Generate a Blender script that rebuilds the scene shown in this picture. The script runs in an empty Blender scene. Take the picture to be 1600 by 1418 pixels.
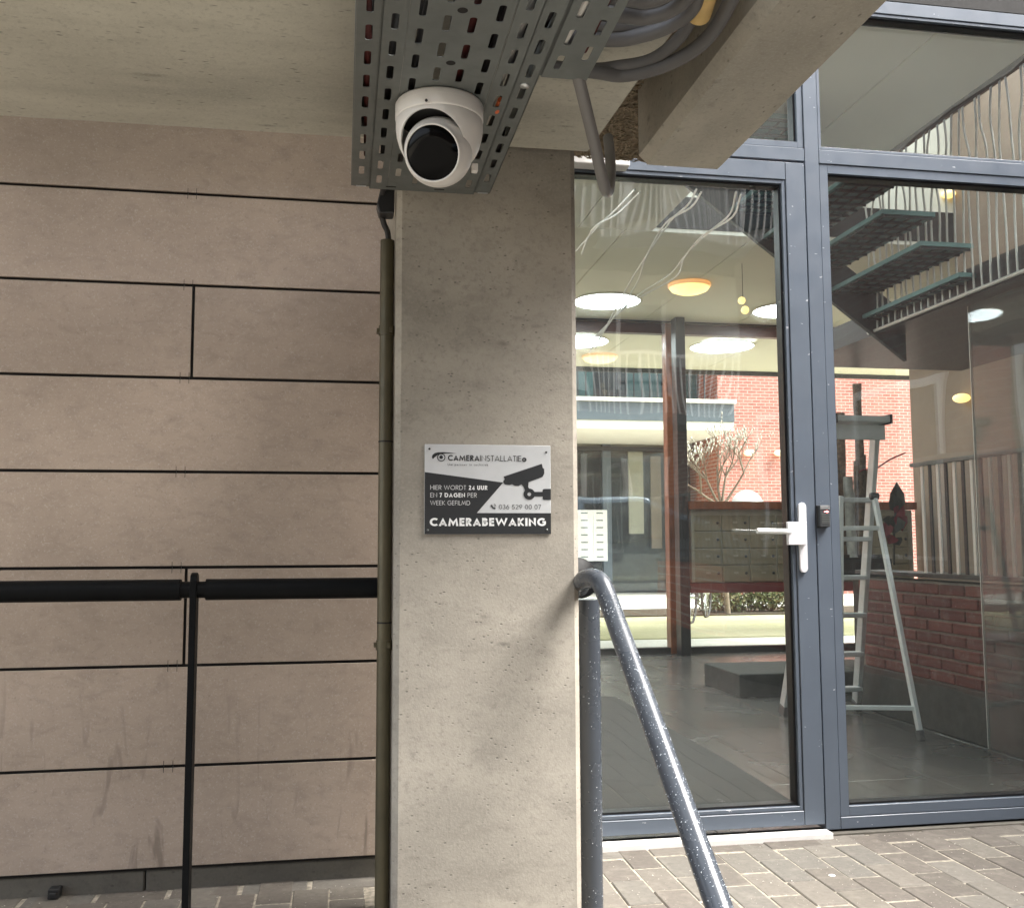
import bpy, bmesh, math, random
from mathutils import Vector, Matrix
R = math.radians
random.seed(7)
SC = bpy.context.scene
COL = SC.collection

# ------------------------------------------------------------------ camera, sky, sun, exposure
CAM_F, CAM_YAW, CAM_PITCH, CAM_ROLL, CAM_Z = 1527.64 / 1600.0, 0.172202, 0.0917673, -0.00357782, 1.0
def cam_axes():
    cy, sy, cp, sp = math.cos(CAM_YAW), math.sin(CAM_YAW), math.cos(CAM_PITCH), math.sin(CAM_PITCH)
    f = Vector((sy*cp, cy*cp, sp)); r = Vector((cy, -sy, 0)); u = r.cross(f)
    c, s = math.cos(CAM_ROLL), math.sin(CAM_ROLL)
    return c*r + s*u, -s*r + c*u, f
CR, CU, CF = cam_axes()
cam_d = bpy.data.cameras.new('camera'); cam = bpy.data.objects.new('camera', cam_d); COL.objects.link(cam)
cam_d.sensor_width = 36.0; cam_d.sensor_fit = 'HORIZONTAL'; cam_d.lens = 36.0 * CAM_F
cam_d.clip_start = 0.02; cam_d.clip_end = 500
m = Matrix((CR, CU, -CF)).transposed().to_4x4(); m.translation = Vector((0, 0, CAM_Z)); cam.matrix_world = m
SC.camera = cam

SUN_EL, SUN_ROT = 55.0, 109.0
world = bpy.data.worlds.new('World'); SC.world = world; world.use_nodes = True
wn = world.node_tree; wn.nodes.clear()
sky = wn.nodes.new('ShaderNodeTexSky'); sky.sky_type = 'NISHITA'; sky.sun_disc = False
sky.sun_elevation = R(SUN_EL); sky.sun_rotation = R(SUN_ROT); sky.dust_density = 4.0; sky.air_density = 1.0; sky.ozone_density = 0.6
bg = wn.nodes.new('ShaderNodeBackground'); bg.inputs['Strength'].default_value = 0.15
wo = wn.nodes.new('ShaderNodeOutputWorld')
hs = wn.nodes.new('ShaderNodeHueSaturation'); hs.inputs['Saturation'].default_value = .38     # an overcast, nearly grey sky
wn.links.new(sky.outputs[0], hs.inputs['Color']); wn.links.new(hs.outputs[0], bg.inputs[0]); wn.links.new(bg.outputs[0], wo.inputs[0])
sd = bpy.data.lights.new('sun', 'SUN'); sd.energy = 1.9; sd.angle = R(34); sd.color = (1.0, 0.955, 0.89)
sun = bpy.data.objects.new('sun', sd); COL.objects.link(sun)
sv = Vector((math.sin(R(SUN_ROT))*math.cos(R(SUN_EL)), math.cos(R(SUN_ROT))*math.cos(R(SUN_EL)), math.sin(R(SUN_EL))))
sun.rotation_euler = sv.to_track_quat('Z', 'Y').to_euler()
SC.view_settings.view_transform = 'Standard'; SC.view_settings.look = 'None'
SC.view_settings.gamma = 1.0; SC.view_settings.use_curve_mapping = False
SC.view_settings.exposure = 2.5
SC.render.engine = 'CYCLES'
SC.cycles.max_bounces = 10; SC.cycles.diffuse_bounces = 6; SC.cycles.glossy_bounces = 5
SC.cycles.transparent_max_bounces = 24; SC.cycles.caustics_reflective = False; SC.cycles.caustics_refractive = False

# where a ray through a point of the 1600 x 1418 photograph meets a real plane of the place
def ray(x, y): return CR*((x-800)/1527.64) + CU*((709-y)/1527.64) + CF
CAM = Vector((0, 0, CAM_Z))
def onY(x, y, Y): d = ray(x, y); return CAM + d*(Y/d.y)
def onZ(x, y, Z): d = ray(x, y); return CAM + d*((Z-CAM_Z)/d.z)
def onX(x, y, X): d = ray(x, y); return CAM + d*(X/d.x)

# ------------------------------------------------------------------ mesh helpers
class MB:
    def __init__(s): s.v = []; s.f = []; s.sm = []
    def add(s, vs, fs, smooth=False):
        n = len(s.v); s.v += [Vector(p) for p in vs]
        for f in fs: s.f.append([i+n for i in f]); s.sm.append(smooth)
        return s
    def box(s, x0, x1, y0, y1, z0, z1):
        return s.add([(x0,y0,z0),(x1,y0,z0),(x1,y1,z0),(x0,y1,z0),(x0,y0,z1),(x1,y0,z1),(x1,y1,z1),(x0,y1,z1)],
            [(0,3,2,1),(4,5,6,7),(0,1,5,4),(1,2,6,5),(2,3,7,6),(3,0,4,7)])
    def quadbox(s, a, b, c, d, n):            # four corners and a thickness vector
        n = Vector(n); p = [Vector(q) for q in (a,b,c,d)]
        return s.add(p+[q+n for q in p], [(0,3,2,1),(4,5,6,7),(0,1,5,4),(1,2,6,5),(2,3,7,6),(3,0,4,7)])
    def prism(s, pts, ext):                   # planar outline pushed along ext
        e = Vector(ext); n = len(pts); p = [Vector(q) for q in pts]
        return s.add(p+[q+e for q in p], [tuple(reversed(range(n))), tuple(range(n,2*n))]+[(i,(i+1)%n,n+(i+1)%n,n+i) for i in range(n)])
    def bar(s, a, b, w, h, up=(0,0,1)):       # rectangular bar from a to b
        a, b = Vector(a), Vector(b); d = (b-a).normalized(); up = Vector(up)
        if abs(d.dot(up)) > .98: up = Vector((0,1,0))
        sx = d.cross(up).normalized(); uy = sx.cross(d)
        o = [sx*i*w/2+uy*j*h/2 for i, j in ((-1,-1),(1,-1),(1,1),(-1,1))]
        return s.add([a+q for q in o]+[b+q for q in o], [(0,1,2,3)[::-1],(4,5,6,7),(0,1,5,4),(1,2,6,5),(2,3,7,6),(3,0,4,7)])
    def tube(s, pts, r, n=12, caps=True):
        pts = [Vector(p) for p in pts]; rs = r if isinstance(r, (list, tuple)) else [r]*len(pts)
        t0 = (pts[1]-pts[0]).normalized()
        up = Vector((0,0,1)) if abs(t0.z) < .9 else Vector((1,0,0))
        nx = t0.cross(up).normalized(); vs = []
        for i, p in enumerate(pts):
            t = (pts[min(i+1,len(pts)-1)]-pts[max(i-1,0)]).normalized()
            nx = (nx - t*nx.dot(t)).normalized(); ny = t.cross(nx)
            vs += [p+(nx*math.cos(2*math.pi*k/n)+ny*math.sin(2*math.pi*k/n))*rs[i] for k in range(n)]
        m = len(pts)
        s.add(vs, [(i*n+k, i*n+(k+1)%n, (i+1)*n+(k+1)%n, (i+1)*n+k) for i in range(m-1) for k in range(n)], True)
        if caps:
            s.add(vs[:n], [tuple(reversed(range(n)))]); s.add(vs[-n:], [tuple(range(n))])
        return s
    def lathe(s, prof, c, n=32, axis=(0,0,1), smooth=True):   # profile of (radius, height along axis)
        ax = Vector(axis).normalized(); up = Vector((0,0,1)) if abs(ax.z) < .9 else Vector((1,0,0))
        ex = ax.cross(up).normalized(); ey = ax.cross(ex); c = Vector(c); vs = []
        for r, h in prof: vs += [c+ax*h+(ex*math.cos(2*math.pi*k/n)+ey*math.sin(2*math.pi*k/n))*r for k in range(n)]
        m = len(prof)
        s.add(vs, [(i*n+k, i*n+(k+1)%n, (i+1)*n+(k+1)%n, (i+1)*n+k) for i in range(m-1) for k in range(n)], smooth)
        return s
    def sphere(s, c, r, n=16, m=10, sc=(1,1,1)):
        c = Vector(c); vs = [c+Vector((0,0,r*sc[2]))]
        for i in range(1, m):
            a = math.pi*i/m
            vs += [c+Vector((r*sc[0]*math.sin(a)*math.cos(2*math.pi*k/n), r*sc[1]*math.sin(a)*math.sin(2*math.pi*k/n), r*sc[2]*math.cos(a))) for k in range(n)]
        vs.append(c-Vector((0,0,r*sc[2]))); f = []
        for k in range(n): f.append((0, 1+k, 1+(k+1)%n)); f.append((len(vs)-1, 1+(m-2)*n+(k+1)%n, 1+(m-2)*n+k))
        for i in range(m-2):
            for k in range(n): f.append((1+i*n+k, 1+(i+1)*n+k, 1+(i+1)*n+(k+1)%n, 1+i*n+(k+1)%n))
        return s.add(vs, f, True)

BASE = {}
def base_of(o):
    return BASE.get(o.name, Vector((0,0,0))) if o else Vector((0,0,0))
def mesh_of(name, mb, base, bevel=0.0, seg=2):
    me = bpy.data.meshes.new(name)
    me.from_pydata([v-base for v in mb.v], [], mb.f)
    me.polygons.foreach_set('use_smooth', mb.sm)
    if bevel > 0:
        bm = bmesh.new(); bm.from_mesh(me)
        bmesh.ops.recalc_face_normals(bm, faces=bm.faces)
        ed = [e for e in bm.edges if len(e.link_faces) == 2 and e.calc_face_angle(0) > .5]
        bmesh.ops.bevel(bm, geom=ed, offset=bevel, segments=seg, affect='EDGES', profile=.5, clamp_overlap=True)
        bm.to_mesh(me); bm.free()
    else:
        bm = bmesh.new(); bm.from_mesh(me); bmesh.ops.recalc_face_normals(bm, faces=bm.faces); bm.to_mesh(me); bm.free()
    me.update(); return me
def part(name, mb, mat, parent=None, bevel=0.0, seg=2, label=None, kind=None):
    b = base_of(parent); me = mesh_of(name, mb, b, bevel, seg)
    if mat: me.materials.append(mat)
    o = bpy.data.objects.new(name, me); COL.objects.link(o)
    if parent: o.parent = parent
    BASE[o.name] = b
    if label: o['label'] = label
    if kind: o['kind'] = kind
    return o
def tag(o, label, cat, group=None):
    o['label'] = label; o['category'] = cat
    if group: o['group'] = group
    return o
def thing(name, label, cat, loc=(0,0,0), group=None):
    o = bpy.data.objects.new(name, None); COL.objects.link(o); o.location = loc; o.empty_display_size = .1
    BASE[o.name] = Vector(loc); return tag(o, label, cat, group)
def struct(name, mb, mat, bevel=0.0):
    return part(name, mb, mat, None, bevel, kind='structure')
def dup(o, parent, loc=None, name=None):      # one object, sharing its mesh
    c = o.copy(); COL.objects.link(c); c.parent = parent
    if loc is not None: c.location = loc
    BASE[c.name] = base_of(parent); return c
def copy_thing(o, delta, label=None):
    c = o.copy(); COL.objects.link(c); c.location = Vector(o.location)+Vector(delta); BASE[c.name] = Vector(c.location)
    if label: c['label'] = label
    for ch in list(o.children):
        d = ch.copy(); COL.objects.link(d); d.parent = c
        for g in list(ch.children):
            e = g.copy(); COL.objects.link(e); e.parent = d
    return c
def curve_pts(pts, n=8):                      # Catmull-Rom through the points
    p = [Vector(q) for q in pts]; p = [p[0]*2-p[1]]+p+[p[-1]*2-p[-2]]; out = []
    for i in range(1, len(p)-2):
        for k in range(n):
            t = k/n; a, b, c, d = p[i-1], p[i], p[i+1], p[i+2]
            out.append(.5*((2*b)+(c-a)*t+(2*a-5*b+4*c-d)*t*t+(3*b-a-3*c+d)*t**3))
    out.append(p[-2]); return out

# ------------------------------------------------------------------ materials
class NT:
    def __init__(s, name):
        s.m = bpy.data.materials.new(name); s.m.use_nodes = True; s.t = s.m.node_tree
        s.b = s.t.nodes['Principled BSDF']; s.out = s.t.nodes['Material Output']
    def n(s, ty, **kw):
        o = s.t.nodes.new(ty)
        for k, v in kw.items():
            if hasattr(o, k) and k not in o.inputs: setattr(o, k, v)
            else: s.set(o, k, v)
        return o
    def set(s, node, k, v):
        if hasattr(v, 'is_output') or isinstance(v, bpy.types.NodeSocket): s.t.links.new(v, node.inputs[k])
        else: node.inputs[k].default_value = v
    def co(s, scale=(1,1,1), rot=(0,0,0), obj=True):
        tc = s.n('ShaderNodeNewGeometry') if not obj else s.n('ShaderNodeTexCoord')
        mp = s.n('ShaderNodeMapping'); mp.inputs['Scale'].default_value = scale; mp.inputs['Rotation'].default_value = rot
        s.t.links.new(tc.outputs['Position' if not obj else 'Object'], mp.inputs['Vector']); return mp.outputs[0]
    def noise(s, vec, scale, detail=4, rough=.55, dist=0):
        o = s.n('ShaderNodeTexNoise'); s.t.links.new(vec, o.inputs['Vector'])
        o.inputs['Scale'].default_value = scale; o.inputs['Detail'].default_value = detail; o.inputs['Roughness'].default_value = rough
        o.inputs['Distortion'].default_value = dist; return o.outputs[0]
    def ramp(s, fac, *stops):
        o = s.n('ShaderNodeValToRGB'); e = o.color_ramp.elements
        while len(e) < len(stops): e.new(.5)
        for i, (p, c) in enumerate(stops):
            e[i].position = p; e[i].color = (c, c, c, 1) if isinstance(c, (int, float)) else (*c, 1)
        s.t.links.new(fac, o.inputs[0]); return o.outputs[0]
    def mix(s, a, b, fac, mode='MIX'):
        o = s.n('ShaderNodeMix', data_type='RGBA', blend_type=mode)
        for i, v in ((0, fac), (6, a), (7, b)):
            if isinstance(v, bpy.types.NodeSocket): s.t.links.new(v, o.inputs[i])
            elif i == 0: o.inputs[0].default_value = v
            else: o.inputs[i].default_value = (*v, 1)
        return o.outputs[2]
    def bump(s, h, strength=.3, dist=.002):
        o = s.n('ShaderNodeBump'); o.inputs['Strength'].default_value = strength; o.inputs['Distance'].default_value = dist
        s.t.links.new(h, o.inputs['Height']); s.t.links.new(o.outputs[0], s.b.inputs['Normal'])
    def fin(s, col=None, rough=None, metal=None, **kw):
        for k, v in (('Base Color', col), ('Roughness', rough), ('Metallic', metal), *[(k.replace('_', ' '), v) for k, v in kw.items()]):
            if v is None: continue
            if isinstance(v, bpy.types.NodeSocket): s.t.links.new(v, s.b.inputs[k])
            else: s.b.inputs[k].default_value = (*v, 1) if isinstance(v, tuple) and len(v) == 3 else v
        return s.m
def rand_obj(t):
    return t.n('ShaderNodeObjectInfo').outputs['Random']
def scaled(c, k): return tuple(x*k for x in c)

def mat_plain(name, col, rough=.5, metal=0.0, var=.12, scale=14, bump=.08):
    t = NT(name); v = t.co(obj=False); a = t.noise(v, scale, 5); b = t.noise(v, scale*7, 3)
    c = t.mix(scaled(col, 1-var), scaled(col, 1+var), t.ramp(a, (.3, 0), (.7, 1)))
    rr = t.n('ShaderNodeMapRange'); t.t.links.new(b, rr.inputs[0]); rr.inputs[3].default_value = max(.02, rough-.1); rr.inputs[4].default_value = rough+.1
    t.bump(b, bump, .001); return t.fin(c, rr.outputs[0], metal)

def mat_concrete(name, col, streak=(1,1,1), pores=1.0, stain=.5, pale=None):
    t = NT(name); v = t.co(obj=False); vs = t.co(scale=streak, obj=False)
    big = t.noise(vs, 1.6, 6, .6); mid = t.noise(vs, 9, 6, .65, .4); fine = t.noise(v, 150, 3, .6)
    c = t.mix(scaled(col, .70), scaled(col, 1.2), t.ramp(big, (.32, 0), (.68, 1)))
    c = t.mix(c, scaled(col, .58), t.mix((0,0,0), (stain,)*3, t.ramp(mid, (.52, 0), (.72, 1))))
    c = t.mix(c, pale or scaled(col, 1.3), t.mix((0,0,0), (.35,)*3, t.ramp(t.noise(vs, 4.3, 5), (.55, 0), (.75, 1))))
    vo = t.n('ShaderNodeTexVoronoi', feature='F1'); t.t.links.new(vs, vo.inputs['Vector']); vo.inputs['Scale'].default_value = 46
    vo.inputs['Randomness'].default_value = 1
    sel = t.ramp(t.noise(v, 11, 2), (.44, 0), (.58, 1))
    pore = t.ramp(vo.outputs['Distance'], (.08, 1), (.2, 0))
    pm = t.n('ShaderNodeMath', operation='MULTIPLY'); t.t.links.new(pore, pm.inputs[0]); t.t.links.new(sel, pm.inputs[1])
    pm2 = t.n('ShaderNodeMath', operation='MULTIPLY'); t.t.links.new(pm.outputs[0], pm2.inputs[0]); pm2.inputs[1].default_value = .85*pores
    c = t.mix(c, scaled(col, .28), pm2.outputs[0])
    blot = t.n('ShaderNodeTexVoronoi', feature='SMOOTH_F1'); t.t.links.new(t.co(scale=(streak[0]*.8, streak[1]*1.5, streak[2]*1.2), obj=False), blot.inputs['Vector']); blot.inputs['Scale'].default_value = 13
    bsel = t.n('ShaderNodeMath', operation='MULTIPLY'); t.t.links.new(t.ramp(blot.outputs['Distance'], (.05, 1), (.22, 0)), bsel.inputs[0]); t.t.links.new(t.ramp(t.noise(v, 5.5, 3), (.54, 0), (.62, .75)), bsel.inputs[1])
    c = t.mix(c, scaled(col, .42), bsel.outputs[0])
    gr = t.noise(v, 60, 4, .75)
    c = t.mix(c, scaled(col, .6), t.mix((0,0,0), (.55,)*3, t.ramp(gr, (.52, 0), (.7, 1))))
    c = t.mix(c, scaled(col, 1.25), t.mix((0,0,0), (.4,)*3, t.ramp(fine, (.5, 0), (.75, 1))))
    h = t.n('ShaderNodeMath', operation='SUBTRACT'); t.t.links.new(fine, h.inputs[0]); t.t.links.new(pm.outputs[0], h.inputs[1])
    t.bump(h.outputs[0], .35, .0015)
    return t.fin(c, t.ramp(mid, (.3, .62), (.8, .85)))

def mat_panel():
    t = NT('fibre_cement'); v = t.co(obj=False)
    col = (.405, .328, .266); r = rand_obj(t)
    big = t.noise(v, 1.9, 5, .6); sp = t.noise(v, 170, 2, .7); med = t.noise(t.co(scale=(1,1,1.8), obj=False), 16, 6, .7, .6)
    c = t.mix(scaled(col, .86), scaled(col, 1.14), t.ramp(big, (.3, 0), (.7, 1)))
    c = t.mix(c, scaled(col, .62), t.mix((0,0,0), (.5,)*3, t.ramp(med, (.48, 0), (.74, 1))))
    c = t.mix(c, (.56, .50, .45), t.mix((0,0,0), (.5,)*3, t.ramp(sp, (.56, 0), (.74, 1))))
    c = t.mix(c, scaled(col, .5), t.mix((0,0,0), (.45,)*3, t.ramp(t.noise(v, 120, 2, .7), (.62, 0), (.75, 1))))
    # slanting scuff marks near the ground
    sc = t.noise(t.co(scale=(9, 9, 1.5), rot=(0, R(38), 0), obj=False), 2.6, 3, .5, .7)
    sepz = t.n('ShaderNodeSeparateXYZ'); t.t.links.new(t.n('ShaderNodeNewGeometry').outputs['Position'], sepz.inputs[0])
    low = t.n('ShaderNodeMapRange'); t.t.links.new(sepz.outputs[2], low.inputs[0])
    low.inputs[1].default_value = .75; low.inputs[2].default_value = .15; low.inputs[3].default_value = 0; low.inputs[4].default_value = .8
    sm = t.n('ShaderNodeMath', operation='MULTIPLY'); t.t.links.new(t.ramp(sc, (.60, 0), (.68, 1)), sm.inputs[0]); t.t.links.new(low.outputs[0], sm.inputs[1])
    c = t.mix(c, scaled(col, .55), sm.outputs[0])
    hsv = t.n('ShaderNodeHueSaturation'); t.t.links.new(c, hsv.inputs['Color'])
    mr = t.n('ShaderNodeMapRange'); t.t.links.new(r, mr.inputs[0]); mr.inputs[3].default_value = .89; mr.inputs[4].default_value = 1.07
    t.t.links.new(mr.outputs[0], hsv.inputs['Value'])
    t.bump(sp, .12, .0006)
    return t.fin(hsv.outputs[0], t.ramp(big, (.3, .34), (.7, .48)))

def mat_metal(name, col, rough=.42, metal=.85, spangle=.15):
    t = NT(name); v = t.co(obj=False)
    vo = t.n('ShaderNodeTexVoronoi'); t.t.links.new(v, vo.inputs['Vector']); vo.inputs['Scale'].default_value = 130
    n = t.noise(v, 7, 5, .6)
    c = t.mix(scaled(col, 1-spangle), scaled(col, 1+spangle), vo.outputs['Color'] if False else t.ramp(n, (.3, 0), (.7, 1)))
    c = t.mix(c, scaled(col, .7), t.mix((0,0,0), (.3,)*3, t.ramp(t.noise(v, 40, 4), (.55, 0), (.75, 1))))
    t.bump(t.noise(v, 300, 2), .05, .0005)
    return t.fin(c, t.ramp(t.noise(v, 22, 3), (.3, rough-.08), (.7, rough+.1)), metal)

def mat_paint(name, col, rough=.35, chips=True):
    t = NT(name); v = t.co(obj=False)
    c = t.mix(scaled(col, .93), scaled(col, 1.07), t.ramp(t.noise(v, 5, 5), (.3, 0), (.7, 1)))
    c = t.mix(c, scaled(col, 1.35), t.mix((0,0,0), (.18,)*3, t.ramp(t.noise(t.co(scale=(1,1,.25), obj=False), 26, 6, .7), (.58, 0), (.78, 1))))
    if chips: c = t.mix(c, (.62, .63, .65), t.mix((0,0,0), (.8,)*3, t.ramp(t.noise(t.co(scale=(.35,1,1), obj=False), 75, 3, .6), (.70, 0), (.73, 1))))
    t.bump(t.noise(v, 260, 2), .06, .0006)
    return t.fin(c, t.ramp(t.noise(v, 12, 4), (.3, rough-.07), (.7, rough+.1)))

def mat_glass(name, r0=.06, tint=(.93, .965, .95), wave=.03, wscale=(2.0, 2.0, 1.0), veil=.011, graze=1.0):
    t = NT(name); t.t.nodes.remove(t.b)
    v = t.co(scale=wscale, obj=False)
    geo = t.n('ShaderNodeNewGeometry')
    dt = t.n('ShaderNodeVectorMath', operation='DOT_PRODUCT'); t.t.links.new(geo.outputs['Normal'], dt.inputs[0]); t.t.links.new(geo.outputs['Incoming'], dt.inputs[1])
    ab = t.n('ShaderNodeMath', operation='ABSOLUTE'); t.t.links.new(dt.outputs['Value'], ab.inputs[0])
    om = t.n('ShaderNodeMath', operation='SUBTRACT'); om.inputs[0].default_value = 1; t.t.links.new(ab.outputs[0], om.inputs[1])
    pw = t.n('ShaderNodeMath', operation='POWER'); t.t.links.new(om.outputs[0], pw.inputs[0]); pw.inputs[1].default_value = 5
    mr = t.n('ShaderNodeMapRange'); t.t.links.new(pw.outputs[0], mr.inputs[0]); mr.inputs[3].default_value = r0; mr.inputs[4].default_value = graze
    bp = t.n('ShaderNodeBump'); bp.inputs['Strength'].default_value = 1; bp.inputs['Distance'].default_value = wave*.1
    t.t.links.new(t.noise(v, 1.6, 1, .4), bp.inputs['Height'])
    tr = t.n('ShaderNodeBsdfTransparent'); tr.inputs[0].default_value = (*tint, 1)
    gl = t.n('ShaderNodeBsdfGlossy'); gl.inputs['Roughness'].default_value = 0.0; t.t.links.new(bp.outputs[0], gl.inputs['Normal'])
    mx = t.n('ShaderNodeMixShader'); t.t.links.new(mr.outputs[0], mx.inputs[0]); t.t.links.new(tr.outputs[0], mx.inputs[1]); t.t.links.new(gl.outputs[0], mx.inputs[2])
    df = t.n('ShaderNodeBsdfDiffuse'); df.inputs[0].default_value = (.75, .76, .74, 1)  # diffuse white mixed in to imitate a milky veil of reflections
    dm_ = t.n('ShaderNodeMixShader'); t.t.links.new(t.ramp(t.noise(t.co(obj=False), 3.5, 5, .6), (.3, veil*.6), (.7, veil*1.3)), dm_.inputs[0]); t.t.links.new(mx.outputs[0], dm_.inputs[1]); t.t.links.new(df.outputs[0], dm_.inputs[2])
    t.t.links.new(dm_.outputs[0], t.out.inputs[0]); return t.m

def mat_emit(name, col, strength):
    t = NT(name); return t.fin((.8,.8,.8), .4, 0.0, Emission_Color=(*col, 1), Emission_Strength=strength)

def mat_brick(name, axis='XZ', c1=(.36, .12, .085), c2=(.25, .085, .065), mortar=(.45, .42, .38), scale=1.0):
    t = NT(name); geo = t.n('ShaderNodeNewGeometry'); sp = t.n('ShaderNodeSeparateXYZ'); t.t.links.new(geo.outputs['Position'], sp.inputs[0])
    cb = t.n('ShaderNodeCombineXYZ'); t.t.links.new(sp.outputs['XYZ'.index(axis[0])], cb.inputs[0]); t.t.links.new(sp.outputs['XYZ'.index(axis[1])], cb.inputs[1])
    br = t.n('ShaderNodeTexBrick'); t.t.links.new(cb.outputs[0], br.inputs['Vector'])
    br.inputs['Scale'].default_value = 1.0; br.inputs['Brick Width'].default_value = .22*scale; br.inputs['Row Height'].default_value = .075*scale
    br.inputs['Mortar Size'].default_value = .007; br.inputs['Color1'].default_value = (*c1, 1); br.inputs['Color2'].default_value = (*c2, 1); br.inputs['Mortar'].default_value = (*mortar, 1)
    br.inputs['Bias'].default_value = -.1
    v = t.co(obj=False)
    c = t.mix(br.outputs['Color'], scaled(c1, 1.7), t.mix((0,0,0), (.5,)*3, t.ramp(t.noise(t.co(scale=(1,1,3), obj=False), 3.6, 6, .7), (.5, 0), (.75, 1))))
    c = t.mix(c, scaled(c2, .5), t.mix((0,0,0), (.45,)*3, t.ramp(t.noise(t.co(scale=(1,1,4), obj=False), 5.2, 5, .7), (.55, 0), (.72, 1))))
    t.bump(br.outputs['Fac'], -.5, .01)
    return t.fin(c, .85)

def mat_single(name, cols, rough=.85, spread=.16, bump=.3, scale=60, wear=(.55,.5,.42)):
    t = NT(name); v = t.co(obj=False); r = rand_obj(t)
    c = t.ramp(r, *[(i/(len(cols)-1) if len(cols) > 1 else 0, q) for i, q in enumerate(cols)])
    n = t.noise(v, scale, 5, .65)
    c = t.mix(c, (0,0,0), t.mix((0,0,0), (spread*2,)*3, t.ramp(n, (.45, 0), (.75, 1))))
    c = t.mix(c, wear, t.mix((0,0,0), (spread*2,)*3, t.ramp(t.noise(v, scale*.37, 4), (.52, 0), (.75, 1))))
    c = t.mix(c, scaled(wear, 1.6), t.mix((0,0,0), (.75,)*3, t.ramp(t.noise(v, scale*2.2, 2, .6), (.70, 0), (.745, 1))))
    t.bump(n, bump, .003); return t.fin(c, rough)

M = {}
M['concrete'] = mat_concrete('cast_concrete', (.362, .333, .283), (1, 1, 1.9), 1.0, .5)
M['soffit'] = mat_concrete('soffit_concrete', (.50, .485, .415), (.55, 1.6, 1), 1.0, .25)
M['beam'] = mat_concrete('beam_concrete', (.43, .405, .345), (1.4, .6, 1), 1.0, .3)
M['curb'] = mat_concrete('curb_concrete', (.125, .115, .095), (.6, 1, 1), .6, .5)
M['panel'] = mat_panel()
M['gap'] = mat_plain('dark_gap', (.012, .011, .010), .8)
M['galv'] = mat_metal('galvanised_steel', (.19, .205, .198), .46, .55, .10)
M['alu'] = mat_metal('brushed_aluminium', (.66, .68, .68), .32, .8, .06)
M['ladder'] = mat_plain('ladder_aluminium', (.66, .68, .68), .38, .15, .08, 12, .02)
M['alu_bright'] = mat_plain('pale_aluminium', (.88, .90, .89), .35, .15, .04)
M['white'] = mat_plain('white_plastic', (.80, .78, .74), .32, 0, .03, 9, .02)
M['white_trim'] = mat_plain('white_trim', (.78, .77, .75), .5, 0, .06)
M['gloss_black'] = mat_plain('gloss_black', (.001, .001, .0012), .06, 0, .1, 9, 0)
M['gloss_black'].node_tree.nodes['Principled BSDF'].inputs['Specular IOR Level'].default_value = .12
M['black'] = mat_plain('black_rubber', (.014, .014, .014), .6)
M['rail_black'] = mat_plain('black_paint', (.004, .0045, .005), .5, 0, .2, 20, .1)
M['rail_black'].node_tree.nodes['Principled BSDF'].inputs['Specular IOR Level'].default_value = .12
M['rail_grey'] = mat_paint('charcoal_paint', (.05, .058, .07), .24, False)
M['frame'] = mat_paint('blue_grey_paint', (.104, .127, .160), .36)
M['gasket'] = mat_plain('black_gasket', (.006, .006, .007), .4)
M['olive'] = mat_metal('olive_pipe', (.088, .076, .044), .42, .35, .2)
M['conduit'] = mat_plain('grey_conduit', (.19, .185, .18), .42, 0, .05)
M['cable_grey'] = mat_plain('grey_cable', (.115, .112, .11), .5, 0, .06)
M['cable_dark'] = mat_plain('dark_cable', (.02, .018, .018), .5)
M['cable_red'] = mat_plain('red_cable', (.10, .018, .015), .6)
M['cable_white'] = mat_plain('white_cable', (.7, .68, .64), .5)
M['orange'] = mat_plain('orange_plastic', (.75, .16, .05), .4)
M['yellow'] = mat_plain('yellow_sleeve', (.62, .43, .16), .45)
M['paver'] = mat_single('paver', [(.145, .128, .104), (.135, .125, .108), (.165, .148, .124), (.10, .086, .072), (.14, .122, .103)], .75, .12, .35, 55, (.33, .30, .25))
M['paver_bed'] = mat_plain('joint_sand', (.30, .27, .215), .95, 0, .4, 60, .6)
M['strand'] = mat_single('wood_wool', [(.30, .235, .155), (.20, .155, .10), (.36, .29, .20), (.13, .10, .065)], .9, .15, .2, 90)
M['drop'] = mat_plain('water_drop', (.42, .46, .50), .1, 0, .05)
M['glass'] = mat_glass('window_glass', .085)
M['glass_screen'] = mat_glass('dusty_screen_glass', .04, (.80, .81, .80), .01, veil=.055, graze=.12)
M['glass_far'] = mat_glass('far_glass', .025, (.95, .97, .96), .01)
M['steel_sign'] = mat_plain('brushed_sign_plate', (.62, .64, .65), .38, .25, .03, 30, .02)
M['print_black'] = mat_plain('sign_black', (.022, .024, .026), .4, 0, .05)
M['print_white'] = mat_plain('sign_white', (.78, .79, .79), .45, 0, .02)
M['ceiling'] = mat_plain('ceiling_panel_paint', (.78, .745, .64), .7, 0, .03, 2, .02)
def mat_floor():
    t = NT('hall_floor_resin'); v = t.co(obj=False)
    c = t.mix((.078, .076, .07), (.11, .107, .099), t.ramp(t.noise(v, .9, 4), (.35, 0), (.65, 1)))
    c = t.mix(c, (.075, .073, .067), t.mix((0,0,0), (.7,)*3, t.ramp(rand_obj(t), (0, 0), (1, 1))))
    c = t.mix(c, (.17, .165, .15), t.mix((0,0,0), (.5,)*3, t.ramp(t.noise(t.co(scale=(1, .4, 1), rot=(0, 0, R(20)), obj=False), 6, 6, .75), (.56, 0), (.75, 1))))
    return t.fin(c, t.ramp(t.noise(v, 2.2, 3), (.3, .2), (.7, .3)))
M['hall_floor'] = mat_floor()
M['mat_dark'] = mat_plain('entrance_mat', (.022, .021, .021), .7, 0, .2, 90, .4)
M['brown_wall'] = mat_plain('brown_plaster', (.24, .178, .135), .7, 0, .1, 3)
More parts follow.
